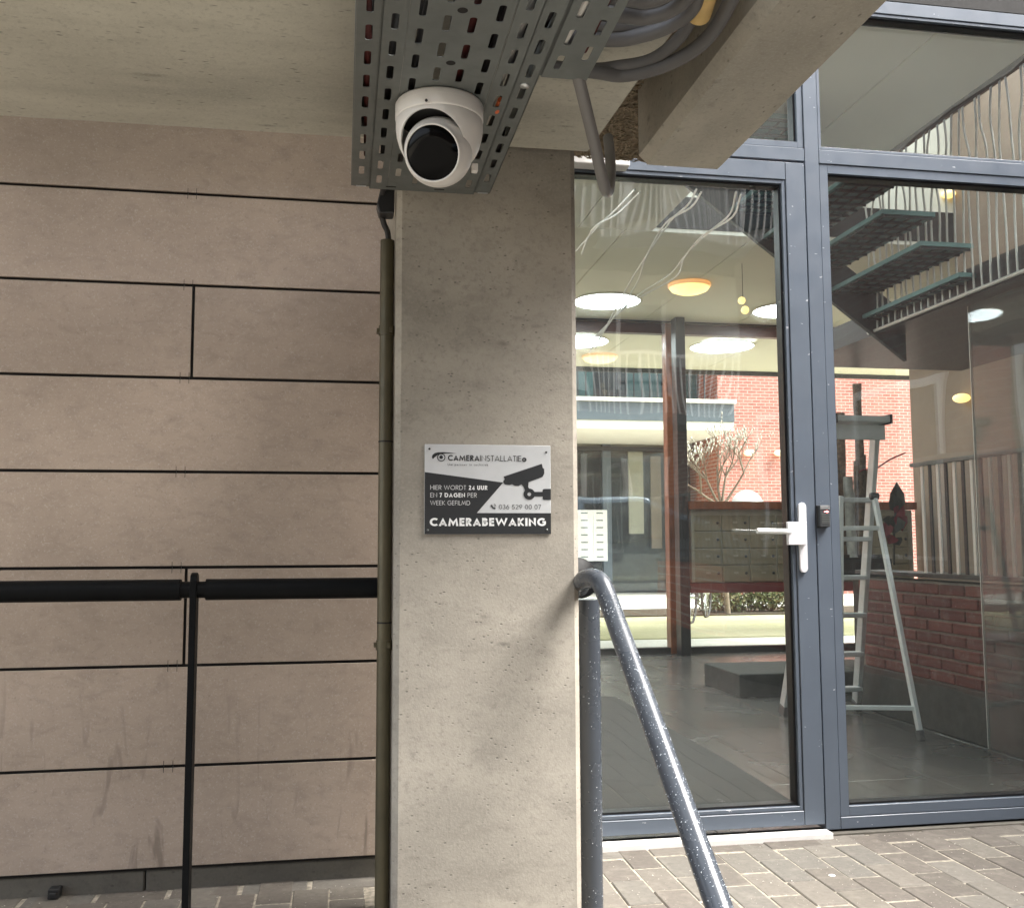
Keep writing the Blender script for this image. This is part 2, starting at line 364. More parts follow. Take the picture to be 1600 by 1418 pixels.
M['grey_panel'] = mat_plain('grey_panel', (.24, .235, .22), .42, 0, .06, 2, .02)
M['wood'] = mat_plain('stained_wood', (.21, .062, .022), .38, 0, .3, 9, .1)
M['wood_dark'] = mat_plain('dark_stained_wood', (.07, .02, .012), .4, 0, .25, 9, .1)
M['steel_dark'] = mat_plain('dark_steel', (.025, .026, .028), .4, .2, .15)
M['stair'] = mat_plain('stair_steel', (.012, .024, .03), .42, .2, .15)
M['grating'] = mat_plain('grating_steel', (.13, .25, .25), .45, .4, .1)
M['beige'] = mat_plain('beige_letterbox', (.27, .225, .15), .42, 0, .04)
M['beige_edge'] = mat_plain('beige_edge', (.40, .36, .28), .45, 0, .04)
M['brick_far'] = mat_brick('red_brick_far', 'XZ', (.46, .165, .13), (.36, .12, .095), (.50, .40, .35), .82)
M['brick_side'] = mat_brick('red_brick_side', 'YZ', (.42, .12, .065), (.34, .095, .055), (.5, .42, .35))
M['brick_one'] = mat_single('red_brick', [(.17, .055, .045), (.12, .042, .038), (.20, .065, .05), (.10, .04, .038)], .85, .10, .4, 50)
M['mortar'] = mat_plain('mortar', (.24, .21, .18), .95, 0, .2, 40, .4)
M['render'] = mat_plain('dark_plinth', (.06, .06, .054), .7, 0, .25, 20, .3)
M['pale_metal'] = mat_plain('pale_rail_metal', (.72, .70, .66), .4, .3, .06)
M['teal'] = mat_plain('teal_glazing', (.045, .10, .10), .15, 0, .2, 2, 0)
M['dark_win'] = mat_plain('dark_window', (.022, .026, .03), .08, 0, .3, 2, 0)
M['canopy'] = mat_plain('blue_steel_fascia', (.095, .115, .135), .45, 0, .1)
M['soil'] = mat_plain('soil', (.05, .035, .02), .95, 0, .3, 30, .5)
M['bark'] = mat_plain('log_bark', (.17, .115, .075), .9, 0, .5, 30, 1.0)
M['birch'] = mat_plain('birch_bark', (.52, .52, .48), .8, 0, .3, 20, .4)
M['twig'] = mat_plain('bare_twig', (.20, .15, .11), .85, 0, .3, 40)
M['bud'] = mat_plain('pale_bud', (.62, .58, .50), .7, 0, .1)
M['hedge'] = mat_single('hedge_leaf', [(.035, .075, .018), (.06, .10, .025), (.10, .11, .03), (.15, .11, .04)], .6, .1, .1, 30, (.12, .14, .06))
M['leaf_red'] = mat_plain('red_leaf', (.22, .015, .02), .5)
M['leaf_dark'] = mat_plain('dark_leaf', (.05, .045, .03), .55)
M['path'] = mat_plain('pale_path', (.55, .53, .48), .9, 0, .1, 3)
M['lamp_warm'] = mat_emit('warm_lamp_glass', (1, .66, .20), .38)
M['lamp_rim'] = mat_emit('lamp_rim', (1, .38, .06), .16)
M['skylight'] = mat_emit('round_skylight', (.88, .95, 1.0), 5.0)
M['led_red'] = mat_emit('red_led', (1, .12, .12), 1.6)
M['reader'] = mat_plain('reader_plastic', (.06, .065, .068), .4, 0, .05)
M['door_white'] = mat_plain('satin_aluminium', (.74, .74, .77), .4, .1, .04, 30, .1)
M['curb_pale'] = mat_plain('pale_grit', (.5, .47, .42), .9, 0, .4, 200)
def mat_lawn():
    t = NT('lawn_grass'); v = t.co(obj=False)
    c = t.mix((.40, .385, .20), (.52, .48, .31), t.ramp(t.noise(t.co(scale=(.4,1,1), obj=False), 1.4, 6, .6), (.35, 0), (.65, 1)))
    c = t.mix(c, (.5, .45, .32), t.mix((0,0,0), (.6,)*3, t.ramp(t.noise(v, 40, 4), (.5, 0), (.7, 1))))
    t.bump(t.noise(v, 80, 3), .8, .03); return t.fin(c, .9)
M['lawn'] = mat_lawn()

# ================================================================== SETTING
DF = 3.25          # facade front plane
WY = 3.08          # cladding front plane
CY = 2.38          # column front plane
ZS = 2.0           # underside of the low slab
ZC = 3.074         # hall ceiling

struct('ground', MB().box(-60, 60, -60, 90, -.4, -.06), M['paver_bed'])

# brick paving: a running bond of 200 x 100 pavers, each one a piece
pav = struct('pavement', MB().box(-7, 5.2, -5, 3.235, -.055, -.0035), M['paver_bed'])
PW, PL, PX0, PY0 = .1026, .1975, 1.5155, 2.822
pvar = []
for k in range(6):
    mb = MB(); w, l = PW-.0035, PL-.009
    a = [random.uniform(-.0016, .0016) for _ in range(8)]
    mb.add([(-w/2+a[0],-l/2+a[1],-.05),(w/2+a[2],-l/2+a[3],-.05),(w/2+a[4],l/2+a[5],-.05),(-w/2+a[6],l/2+a[7],-.05),
            (-w/2+a[0],-l/2+a[1],0),(w/2+a[2],-l/2+a[3],0),(w/2+a[4],l/2+a[5],0),(-w/2+a[6],l/2+a[7],0)],
           [(0,3,2,1),(4,5,6,7),(0,1,5,4),(1,2,6,5),(2,3,7,6),(3,0,4,7)])
    me = mesh_of('paver', mb, Vector((0,0,0)), .0035, 1); me.materials.append(M['paver']); pvar.append(me)
def paver(x, y, rot=0):
    o = bpy.data.objects.new('paver', random.choice(pvar)); COL.objects.link(o); o.parent = pav
    o.location = (x, y, random.uniform(-.0025, .0012)); o.rotation_euler = (random.uniform(-.008,.008), random.uniform(-.012,.012), rot+random.uniform(-.006,.006)+(math.pi if random.random() < .5 else 0))
rest = MB()
npav = 0
for i in range(-85, 37):
    x = PX0+PW*(i+.5)
    if x < -6.9 or x > 5.1: continue
    yend = 3.128 if x > .6 else 3.035
    for j in range(-40, 4):
        y = PY0+PL*(j+(.5 if i % 2 else 0))-PL/2
        if y+PL/2 > yend+.11 : continue
        if .13 < x < .57 and y > 2.3: continue
        near = (y > 2.45 and .55 < x < 2.75) or (y > 2.55 and -1.25 < x < .2)
        if near: paver(x, y); npav += 1
        elif y > -4.9:
            z = random.uniform(-.002, .001); rest.box(x-PW/2+.002, x+PW/2-.002, y-PL/2+.002, y+PL/2-.002, -.05, z)
for k in range(26):                                   # stretcher course along the door frame and along the cladding
    x = .70+.2*k
    if x < 3.3: paver(x, 3.18, math.pi/2)
for k in range(9): paver(.02-.2*k, 3.062, math.pi/2)
part('paver_field', rest, M['paver'], pav, kind='stuff')
part('mortar_joint', MB().box(.58, 3.2, 3.225, 3.262, -.04, .004), M['curb'], pav)
chip = MB().lathe([(.0, .0022), (.008, .002), (.0115, .0)], onZ(1300, 1367, .0), 14)
tag(part('coin', chip, M['white']), 'small round white chewing gum spot on the brick paving by the window', 'gum spot')
gt = MB()
for k in range(420):
    x, y = random.uniform(.6, 2.7), random.uniform(2.45, 3.2)
    if random.random() < .25: x, y = random.uniform(-1.2, .1), random.uniform(2.6, 3.05)
    r = random.choice((.0012, .0016, .002, .003)); a = random.uniform(0, 6.28)
    gt.add([(x+r*math.cos(a+q*2.1), y+r*math.sin(a+q*2.1), .0008) for q in range(3)]+[(x, y, .0008+r*.7)], [(0,1,3),(1,2,3),(2,0,3)])
part('grit', gt, M['curb_pale'], pav, kind='stuff')

# hall floor with resin sheen, a dark mat by the door
hf = struct('hall_floor', MB().box(-.5, 5.6, DF+.075, 8.85, -.05, -.004), M['gap'])
tm_ = mesh_of('floor_tile', MB().box(-.298, .298, -.298, .298, -.0038, 0), Vector((0,0,0)), .0012, 1); tm_.materials.append(M['hall_floor'])
for i in range(10):
    for j in range(9):
        o = bpy.data.objects.new('floor_tile', tm_); COL.objects.link(o); o.parent = hf; o.location = (-.2+.6*i, DF+.075+.3+.6*j, 0)
tag(part('floor_mat', MB().prism([(.62, 3.36, .001), (1.72, 3.42, .001), (1.76, 4.3, .001), (1.77, 6.3, .001), (.62, 6.6, .001)], (0,0,.005)), M['mat_dark']),
    'dark entrance mat on the hall floor behind the glass door', 'mat')
struct('courtyard_path', MB().box(-12, 22, 8.86, 10.0, -.06, -.004), M['path'])
struct('lawn', MB().box(-12, 22, 10.0, 12.9, -.06, .01), M['lawn'])
struct('garden_soil', MB().box(-12, 22, 12.9, 14.2, -.06, .03), M['soil'])
struct('courtyard_paving', MB().box(-12, 22, 14.2, 40, -.06, 0), M['path'])

# ------------------------------------------------------------------ cladding wall on the left
zj = [onY(295, y, WY).z for y in (302.5, 445.5, 590.5, 737, 886, 1039, 1195.5)]
zbot = onY(295, 1351.5, WY).z
pw = thing('panel_wall', 'wall of brown grey fibre cement panels behind the black handrail', 'wall', (-.5, WY, 0))
part('backing', MB().box(-3.4, .42, WY+.012, WY+.2, zbot-.01, 2.62), M['gap'], pw)
zr = [2.62]+zj+[zbot-.0045]
xj = onY(301, 515, WY).x
G = .0045
for r in range(8):
    z1, z0 = zr[r]-(G if r else 0), zr[r+1]+G
    cuts = [-3.4, xj-2.2, xj, .42] if r in (2, 5) else [-3.4, xj-1.1-.02*r, .42]
    for a, b in zip(cuts[:-1], cuts[1:]):
        part('panel', MB().box(a+G, b-G, WY, WY+.008, z0, z1), M['panel'], pw, .0008, 1)
for k, z in enumerate(zj):                                # little retaining clips that straddle each joint
    for x in (xj-.012-.004*k, .135, -1.45):
        for d in (-.013, .013):
            part('clip', MB().box(x+d-.0007, x+d+.0007, WY-.0012, WY+.004, z-.017, z+.017), M['cable_dark'], pw)
tag(part('curb', MB().box(-3.4, -.555, WY+.016, WY+.16, -.05, zbot-.012).box(-.551, .42, WY+.016, WY+.16, -.05, zbot-.012), M['curb'], None, .004, 1),
    'low grey concrete kerb under the brown cladding panels', 'kerb')
tag(part('outlet_box', MB().box(-.81, -.78, WY-.02, WY+.016, 0, .028).box(-.805, -.785, WY-.026, WY-.02, .006, .02), M['black'], None, .002, 1),
    'small black fitting on the ground against the kerb of the panel wall', 'fitting')

# ------------------------------------------------------------------ concrete: column, low slab, beam, wood wool ceiling
cx0, cx1 = onY(616.5, 800, CY).x, onY(904.5, 800, CY).x
tag(part('concrete_column', MB().box(cx0, cx1, CY, 2.86, -.05, ZS+.05), M['concrete'], None, .0135, 1),
    'square concrete column carrying the metal sign', 'column')
e0, e1 = onZ(0, 183, ZS), onZ(540, 215, ZS)
r0, r1, r2 = onZ(920, 238.5, ZS), onZ(937, 214, ZS), onZ(1003, 122, ZS)
rx = lambda Y: r1.x+(r2.x-r1.x)*(Y-r1.y)/(r2.y-r1.y)
tag(part('concrete_slab', MB().prism([(-3.2, CY+.03, ZS), (r0.x, r0.y, ZS), (r1.x, r1.y, ZS), (rx(1.6), 1.6, ZS), (-3.2, 1.6, ZS)], (0, 0, .34)), M['soffit'], None, .006, 1),
    'low concrete slab overhead with small dark pits in its underside', 'slab')
tag(part('upper_slab', MB().box(-3.2, 1.0, 2.43, DF, 2.625, 2.86), M['soffit']), 'upper concrete slab closing the gap above the cladding panels', 'slab')  # unseen; carried further right to block sun from the wall
b0, b1 = onZ(1010, 263, ZS), onZ(1135, 264.5, ZS)
bw = MB().box(b0.x-.028, b1.x, .9, b0.y, ZS, 2.62)
tag(part('concrete_beam', bw, M['beam'], None, .024, 1), 'pale concrete beam running out above the glass door', 'beam')
ww = thing('wood_wool_ceiling', 'brown wood wool board in the gap between slab and beam', 'ceiling board', (.7, 2.5, 2.2))
WZ = 2.2; wy = onZ(975, 250, WZ).y
part('board', MB().box(.45, b0.x-.03, 1.2, b0.y+.003, WZ+.008, WZ+.06)  .box(.45, 1.0, b0.y+.005, wy, WZ+.008, WZ+.06), M['strand'], ww)
st = MB()
for k in range(4200):
    y = wy-random.random()**1.3*1.1; x = random.uniform(.5, b0.x-.03 if y < b0.y+.02 else .98)
    a = random.uniform(0, math.pi); L = random.uniform(.01, .035); w = random.uniform(.0012, .0026)
    c, s = math.cos(a), math.sin(a); z = WZ+random.uniform(-.004, .007); dz = random.uniform(-.004, .004)
    p = Vector((x, y, z)); d = Vector((c*L/2, s*L/2, dz)); n = Vector((-s*w, c*w, 0)); k2 = Vector((-s*.004, c*.004, 0))*random.uniform(-1, 1)
    if (p+d).y > wy or (p-d).y > wy: continue
    st.add([p-d-n, p-d+n, p+k2-n, p+k2+n, p+d-n, p+d+n, p+k2+Vector((0,0,.003))], [(0,1,3,2),(2,3,5,4),(0,2,6),(1,6,3),(2,4,6),(3,6,5)])
for k in range(500):
    x = random.uniform(.5, .98); z = random.uniform(WZ, WZ+.055); L = random.uniform(.01, .03); w = .0016; a = random.uniform(-.6, .6)
    p = Vector((x, wy+random.uniform(0, .004), z)); d = Vector((math.cos(a)*L/2, 0, math.sin(a)*L/2)); n = Vector((-math.sin(a)*w, 0, math.cos(a)*w))
    st.add([p-d-n, p-d+n, p+d+n, p+d-n, p+Vector((0,.004,0))], [(0,1,2,3),(0,4,1),(1,4,2),(2,4,3),(3,4,0)])
sto = part('strand', st, M['strand'], ww, kind='stuff')

# ================================================================== CABLE TRAYS
TZ = 1.85
def perf(mb, cols, pitch, y0, y1, z, th, sl=.0505, sw=.0122, per=.0875, holes=()):
    """sheet of slotted columns: (x centre, first slot start)"""
    for xc, s0 in cols:
        xa, xb = xc-pitch/2, xc+pitch/2
        ys = s0
        while ys-per > y0+.004: ys -= per
        edge = y0
        while True:
            last = ys+sl > y1-.006
            a, b = ys-.004, ys+sl+.004
            if last: a = y1
            if a > edge+1e-6:
                for zz in (z, z+th): mb.add([(xa,edge,zz),(xb,edge,zz),(xb,a,zz),(xa,a,zz)], [(0,1,2,3)])
            if last: break
            rr = sw*.42; n = 4; loop = []
            for cx, cy, a0 in ((xc+sw/2-rr, ys+sl-rr, 0), (xc-sw/2+rr, ys+sl-rr, 90), (xc-sw/2+rr, ys+rr, 180), (xc+sw/2-rr, ys+rr, 270)):
                loop.append([(cx+rr*math.cos(R(a0+90*i/(n-1))), cy+rr*math.sin(R(a0+90*i/(n-1)))) for i in range(n)])
            cor = [(xb, b), (xa, b), (xa, a), (xb, a)]
            for zz in (z, z+th):
                for q in range(4):
                    L = loop[q]; c = cor[q]; nx = loop[(q+1) % 4]; cn = cor[(q+1) % 4]
                    for i in range(n-1): mb.add([(*c,zz),(*L[i],zz),(*L[i+1],zz)], [(0,1,2)])
                    mb.add([(*c,zz),(*L[-1],zz),(*nx[0],zz),(*cn,zz)], [(0,1,2,3)])
            fl = [p for L in loop for p in L]
            for i in range(len(fl)):
                p, q = fl[i], fl[(i+1) % len(fl)]
                mb.add([(*p,z),(*q,z),(*q,z+th),(*p,z+th)], [(0,1,2,3)])
            edge = b; ys += per
    return mb
def build_perf(name, mb, mat, parent):
    b = base_of(parent); me = bpy.data.meshes.new(name); me.from_pydata([v-b for v in mb.v], [], mb.f)
    bm = bmesh.new(); bm.from_mesh(me); bmesh.ops.remove_doubles(bm, verts=bm.verts, dist=1e-5); bmesh.ops.recalc_face_normals(bm, faces=bm.faces); bm.to_mesh(me); bm.free()
    me.materials.append(mat); o = bpy.data.objects.new(name, me); COL.objects.link(o); o.parent = parent; BASE[o.name] = b; return o
tr = thing('cable_tray', 'wide perforated steel cable tray carrying the white camera', 'cable tray', (.18, 2.29, TZ))
TP = .0415; ty0 = -.6; ty1 = 2.289
build_perf('slotted_plate', perf(MB(), [(.0755, 1.589), (.1175, 1.541), (.159, 1.581), (.2005, 1.581), (.242, 1.538), (.2845, 1.584)], TP, ty0, ty1, TZ-.005, .0016), M['galv'], tr)
build_perf('slotted_flange', perf(MB(), [(.0345, 1.552)], TP, ty0, ty1, TZ, .0016), M['galv'], tr)
build_perf('slotted_flange', perf(MB(), [(.3255, 1.553)], TP*.93, ty0, ty1, TZ, .0016), M['galv'], tr)
lip = MB()
lip.quadbox((.0545, ty0, TZ-.005), (.0545, ty1, TZ-.005), (.0552, ty1, TZ+.001), (.0552, ty0, TZ+.001), (.0012, 0, 0))
lip.quadbox((.3052, ty0, TZ-.005), (.3052, ty1, TZ-.005), (.3065, ty1, TZ+.001), (.3065, ty0, TZ+.001), (-.0012, 0, 0))
part('rib', lip, M['galv'], tr)
for x0, x1 in ((.0118, .0135), (.3435, .3452)):
    part('side_wall', MB().box(x0, x1, ty0, ty1, TZ, TZ+.062), M['galv'], tr)
for hx, hy in ((.1795, 1.475), (.1795, 1.648), (.1795, 1.302)):
    part('hole', MB().lathe([(0, 0), (.0085, 0)], (hx, hy, TZ-.0054), 20), M['gap'], tr)
for x, y in ((.105, 2.268), (.22, 2.268), (.035, 2.275), (.326, 2.275)):
    part('punch_mark', MB().box(x-.012, x+.012, y-.0012, y+.0012, TZ-.0062, TZ-.004), M['alu'] if x in (.035, .326) else M['gap'], tr)
for x, y in ((.318, 1.69),):
    part('bolt', MB().lathe([(0, -.004), (.009, -.003), (.009, 0)], (.3255, 1.72, TZ), 12), M['alu'], tr)
for y in (.3, 1.3, 2.1):
    part('hanger', MB().box(.02, .34, y-.02, y+.02, TZ+.07, TZ+.074).box(.05, .06, y-.005, y+.005, TZ+.07, ZS).box(.29, .30, y-.005, y+.005, TZ+.07, ZS), M['galv'], tr)
t2 = thing('cable_tray', 'narrow perforated steel tray bolted beside the wide one, grey conduit at its end', 'cable tray', (.394, 1.69, TZ+.003))
build_perf('slotted_plate', perf(MB(), [(.3715, 1.431), (.4135, 1.48)], .042, ty0, 1.69, TZ+.003, .0016), M['galv'], t2)
part('side_wall', MB().box(.4345, .4365, ty0, 1.69, TZ+.003, TZ+.02), M['galv'], t2)
part('splice_plate', MB().box(.330, .356, ty0, 1.69, TZ+.006, TZ+.009), M['galv'], t2)

def cable(pts, r, mat, label, cat='cable', group=None, name='cable', n=10, sm=8):
    return tag(part(name, MB().tube(curve_pts(pts, sm), r, n), mat), label, cat, group)
cabs = [(.035, 'cable_red', 'thin dark red cable lying in the left flange of the wide tray'), (.075, 'cable_dark', 'black cable lying along the wide tray, left of the camera'),
        (.13, 'cable_dark', 'black cable in the middle of the wide tray above the camera'), (.17, 'cable_grey', 'grey cable in the wide tray, between two black ones'),
        (.205, 'cable_red', 'red brown cable in the wide tray, right of the camera'), (.25, 'cable_dark', 'black cable at the right side of the wide tray'),
        (.285, 'cable_white', 'white cable at the right side of the wide tray'), (.328, 'cable_dark', 'black cable lying over the right flange of the wide tray')]
for x, mt, lb in cabs:
    cable([(x+random.uniform(-.012, .012), y, TZ+.012+random.uniform(0, .012)) for y in (-.5, .2, .9, 1.4, 1.8, 2.15)], random.uniform(.006, .0095), M[mt], lb, group='cables lying in the trays')
for k in range(7):  # extra cables added so that the slots below them look dark
    x = .05+.042*k+random.uniform(-.008, .008)
    cable([(x+random.uniform(-.014, .014), y, TZ+.032+random.uniform(0, .01)) for y in (-.5, .2, .9, 1.4, 1.8, 2.2)], .011, M['cable_dark'], ['thick dark cable at the left edge of the wide tray, upper layer', 'second thick dark cable from the left in the tray, upper layer', 'third thick dark cable from the left in the tray, upper layer', 'thick dark cable along the middle of the tray, upper layer', 'third thick dark cable from the right in the tray, upper layer', 'second thick dark cable from the right in the tray, upper layer', 'thick dark cable at the right edge of the wide tray, upper layer'][k], group='dark upper cables in the wide tray')
for x, mt, lb in ((.375, 'cable_white', 'white cable in the narrow tray, seen through its slots'), (.412, 'cable_red', 'red cable in the narrow tray, seen through its slots')):
    cable([(x+random.uniform(-.008, .008), y, TZ+.014) for y in (-.5, .3, .9, 1.3, 1.6)], .007, M[mt], lb, group='cables lying in the trays')
tag(part('cable_tie', MB().tube([(.294, 1.80, TZ+.006), (.291, 1.83, TZ+.0), (.29, 1.85, TZ+.004)], .007, 10), M['orange']), 'orange cable end poking through a slot right of the camera', 'cable end')

# grey conduit hanging from the end of the narrow tray, doubled back behind
q = [onY(903, 118, 1.69), onY(917, 175, 1.74), onY(929, 225, 1.79), onY(939, 270, 1.84), onY(946, 296, 1.88), onY(951, 297, 1.95), onY(954, 270, 2.03), onY(953, 243, 2.07), onY(950, 215, 2.1)]
tag(part('conduit', MB().tube(curve_pts(q, 10), .0118, 16), M['conduit']), 'bent grey conduit hanging down from the narrow tray in front of the door head', 'conduit')
# coil of thick grey cable
cc = thing('cable_coil', 'loops of thick grey cable bundled beside the narrow tray', 'cable coil', tuple(onZ(1050, 10, 1.93)))
loops = [([(925, 112), (975, 118), (1040, 102), (1100, 65), (1140, 5), (1165, -70)], 1.92, .0135),
         ([(915, 108), (965, 104), (1020, 92), (1065, 55), (1085, 10), (1095, -60)], 1.935, .012),
         ([(950, 62), (1000, 56), (1050, 38), (1085, 8), (1100, -50)], 1.91, .0135),
         ([(948, 42), (1000, 42), (1055, 20), (1095, -20)], 1.93, .0125),
         ([(955, 22), (1010, 27), (1060, 8), (1100, -40)], 1.90, .0135),
         ([(960, 10), (1010, 12), (1060, -8), (1090, -40)], 1.915, .012),
         ([(965, -4), (1015, 0), (1065, -22), (1100, -60)], 1.905, .013)]
for pts, z, r in loops:
    p3 = [onZ(x, y, z+.004*i) for i, (x, y) in enumerate(pts)]
    p3 = [p3[0]+Vector((-.14, .0, -.0))]+p3
    part('loop', MB().tube(curve_pts(p3, 8), r, 14), M['cable_grey'], cc)
sl0, sl1 = onZ(1092, 22, 1.935), onZ(1112, -45, 1.935)
part('sleeve', MB().tube([sl0, sl0*.5+sl1*.5, sl1], .022, 18, caps=False), M['yellow'], cc)

# ================================================================== SECURITY CAMERA
pL, pR = onZ(616.4, 165, TZ-.006), onZ(756.7, 167, TZ-.006)
ccx, ccy = (pL.x+pR.x)/2, (pL.y+pR.y)/2; cr = (pR.x-pL.x)/2*.99
sc = thing('security_camera', 'white turret security camera with glossy black face under the tray', 'security camera', (ccx, ccy, TZ-.006))
ctop = TZ-.006
part('mounting_base', MB().lathe([(0, 0), (cr*.97, 0), (cr, -.004), (cr, -.030), (cr*.985, -.034), (cr*.90, -.034)], (ccx, ccy, ctop), 64), M['white'], sc)
bc = onY(685, 238, ccy-.016)                 # ball centre
BR = .0655
toc = (CAM-bc).normalized()
axd = (Matrix.Rotation(R(-17), 4, 'Z') @ toc).normalized(); axd.z -= .02; axd.normalize()
# shroud: the lower body, with a round opening cut for the eyeball
outer = [(cr*.985, -.033), (cr*.985, -.050), (cr*.96, -.066), (cr*.905, -.083), (cr*.82, -.098), (cr*.74, -.106)]
inner = [(r-.006, h+.001) for r, h in reversed(outer)]
ring = outer+inner+[outer[0]]
def plain(name, mb):
    me = mesh_of(name, mb, Vector((ccx, ccy, ctop))); o = bpy.data.objects.new(name, me); COL.objects.link(o); o.location = (ccx, ccy, ctop); return o
sh0 = plain('shroud_blank', MB().lathe(ring, (ccx, ccy, ctop), 96))
dn = (axd+Vector((0, 0, .10))).normalized()
ct0 = plain('shroud_cutter', MB().lathe([(0, -.01), (.0625, -.01), (.0625, .2), (0, .2)], bc+Vector((-.005, 0, .013)), 64, dn))
bo = sh0.modifiers.new('cut', 'BOOLEAN'); bo.operation = 'DIFFERENCE'; bo.object = ct0; bo.solver = 'EXACT'
bv = sh0.modifiers.new('bev', 'BEVEL'); bv.width = .0016; bv.segments = 2; bv.limit_method = 'ANGLE'; bv.angle_limit = R(55)
bpy.context.view_layer.update(); dg = bpy.context.evaluated_depsgraph_get(); me = bpy.data.meshes.new_from_object(sh0.evaluated_get(dg))
bpy.data.objects.remove(sh0); bpy.data.objects.remove(ct0)
me.materials.clear(); me.materials.append(M['white']); me.polygons.foreach_set('use_smooth', [True]*len(me.polygons)); me.set_sharp_from_angle(angle=R(40))
sh = bpy.data.objects.new('shroud', me); COL.objects.link(sh); sh.parent = sc; BASE[sh.name] = Vector((ccx, ccy, ctop))
part('inner_cup', MB().lathe([(cr*.86, -.036), (cr*.5, -.04), (0, -.041)], (ccx, ccy, ctop), 40), M['black'], sc)
dr = .0505; dh = math.sqrt(BR*BR-dr*dr)
prof = [(BR*math.sin(a), -BR*math.cos(a)) for a in [i*math.pi/40 for i in range(41)] if not (math.cos(a) < 0 and BR*math.sin(a) < dr*1.06)]
prof += [(dr*1.07, dh*.96), (dr*1.045, dh*1.03), (dr*1.0, dh*1.035), (dr*.985, dh*1.0)]
ball = part('eyeball', MB().lathe(prof, bc, 56, axd), M['white'], sc)
face = part('lens_face', MB().lathe([(dr*.99, dh*.97), (dr*.97, dh*1.0), (dr*.5, dh*1.03), (0, dh*1.04)], bc, 56, axd), M['gloss_black'], sc)
part('lens', MB().lathe([(.008, dh*1.041), (.007, dh*1.044), (0, dh*1.045)], bc, 28, axd), M['gloss_black'], face)
part('microphone_hole', MB().sphere(onY(666, 157, ccy-cr*.97), .0028, 10, 8), M['black'], sc)
part('seam', MB().lathe([(cr*1.001, -.0115), (cr*1.003, -.012), (cr*1.001, -.0125)], (ccx, ccy, ctop), 64), M['white'], sc)
lk = onY(742, 262, ccy+.02)
part('locking_tab', MB().box(lk.x-.006, lk.x+.006, lk.y-.004, lk.y+.012, lk.z-.008, lk.z+.008), M['white'], sc, .002, 2)

# ================================================================== WALL PIPE, CABLE AND BRACKET
PY = 2.455; R_ = .0177
px = onY(601, 900, PY)
wp = thing('wall_pipe', 'olive coloured vertical pipe between cladding panels and column', 'pipe', (px.x, PY, 0))
ztop = onY(601, 376, PY).z
part('pipe', MB().tube([(px.x, PY, -.03), (px.x, PY, ztop)], R_, 20, caps=False), M['olive'], wp)
for y in (517, 1007):
    z = onY(601, y, PY).z
    part('clamp', MB().tube([(px.x, PY, z-.012), (px.x, PY, z+.012)], R_+.0025, 20).box(px.x-.025, px.x-.018, PY-.008, PY+.02, z-.005, z+.005).box(px.x+.006, px.x+.013, PY-.023, PY-.017, z-.006, z+.006), M['olive'], wp)
for y in (690, 972):
    z = onY(601, y, PY).z
    part('coupling_ring', MB().tube([(px.x, PY, z-.002), (px.x, PY, z+.002)], R_+.0006, 20), M['gap'], wp)
cable([(px.x+.004, PY, ztop-.1), (px.x+.002, PY, ztop+.01), onY(600, 350, 2.45), onY(594, 325, 2.43), onY(598, 300, 2.40), onY(604, 280, 2.36)], R_*.42, M['cable_dark'], 'black cable leaving the top of the olive wall pipe', n=12)
bk = MB(); c1 = [onY(595, 294, 2.40), onY(589, 318, 2.40), onY(593, 333, 2.40), onY(616, 333, 2.40), onY(617, 292, 2.40)]
bk.prism(c1, (0, .05, 0))
tag(part('bracket', bk, M['steel_dark'], None, .003, 1), 'dark steel bracket under the tray end beside the column top', 'bracket')

# ================================================================== SIGN
SY = CY-.0045
s00, s10, s01 = onY(662.5, 834.5, SY), onY(860.5, 835, SY), onY(664.5, 693.5, SY)
SW, SH = s10.x-s00.x, s01.z-s00.z
sx0, sz0 = (s00.x+s01.x)/2, s00.z
sg = thing('sign', 'silver and black camera surveillance sign screwed to the concrete column', 'sign', (sx0+SW/2, SY, sz0))
part('plate', MB().box(sx0, sx0+SW, SY, CY-.001, sz0, sz0+SH), M['steel_sign'], sg, .0008, 1)
def S(x, y, k=1): return Vector((sx0+SW*(x-160)/1312, SY-.0004*k, sz0+SH*(1103-y)/953))
def flat(mb, pts, k=1): return mb.add([S(x, y, k) for x, y in pts], [tuple(range(len(pts)))])
part('black_field', flat(flat(MB(), [(161,447),(970,552),(695,878),(161,878)]), [(161,878),(1471,878),(1471,1102),(161,1102)]), M['print_black'], sg)
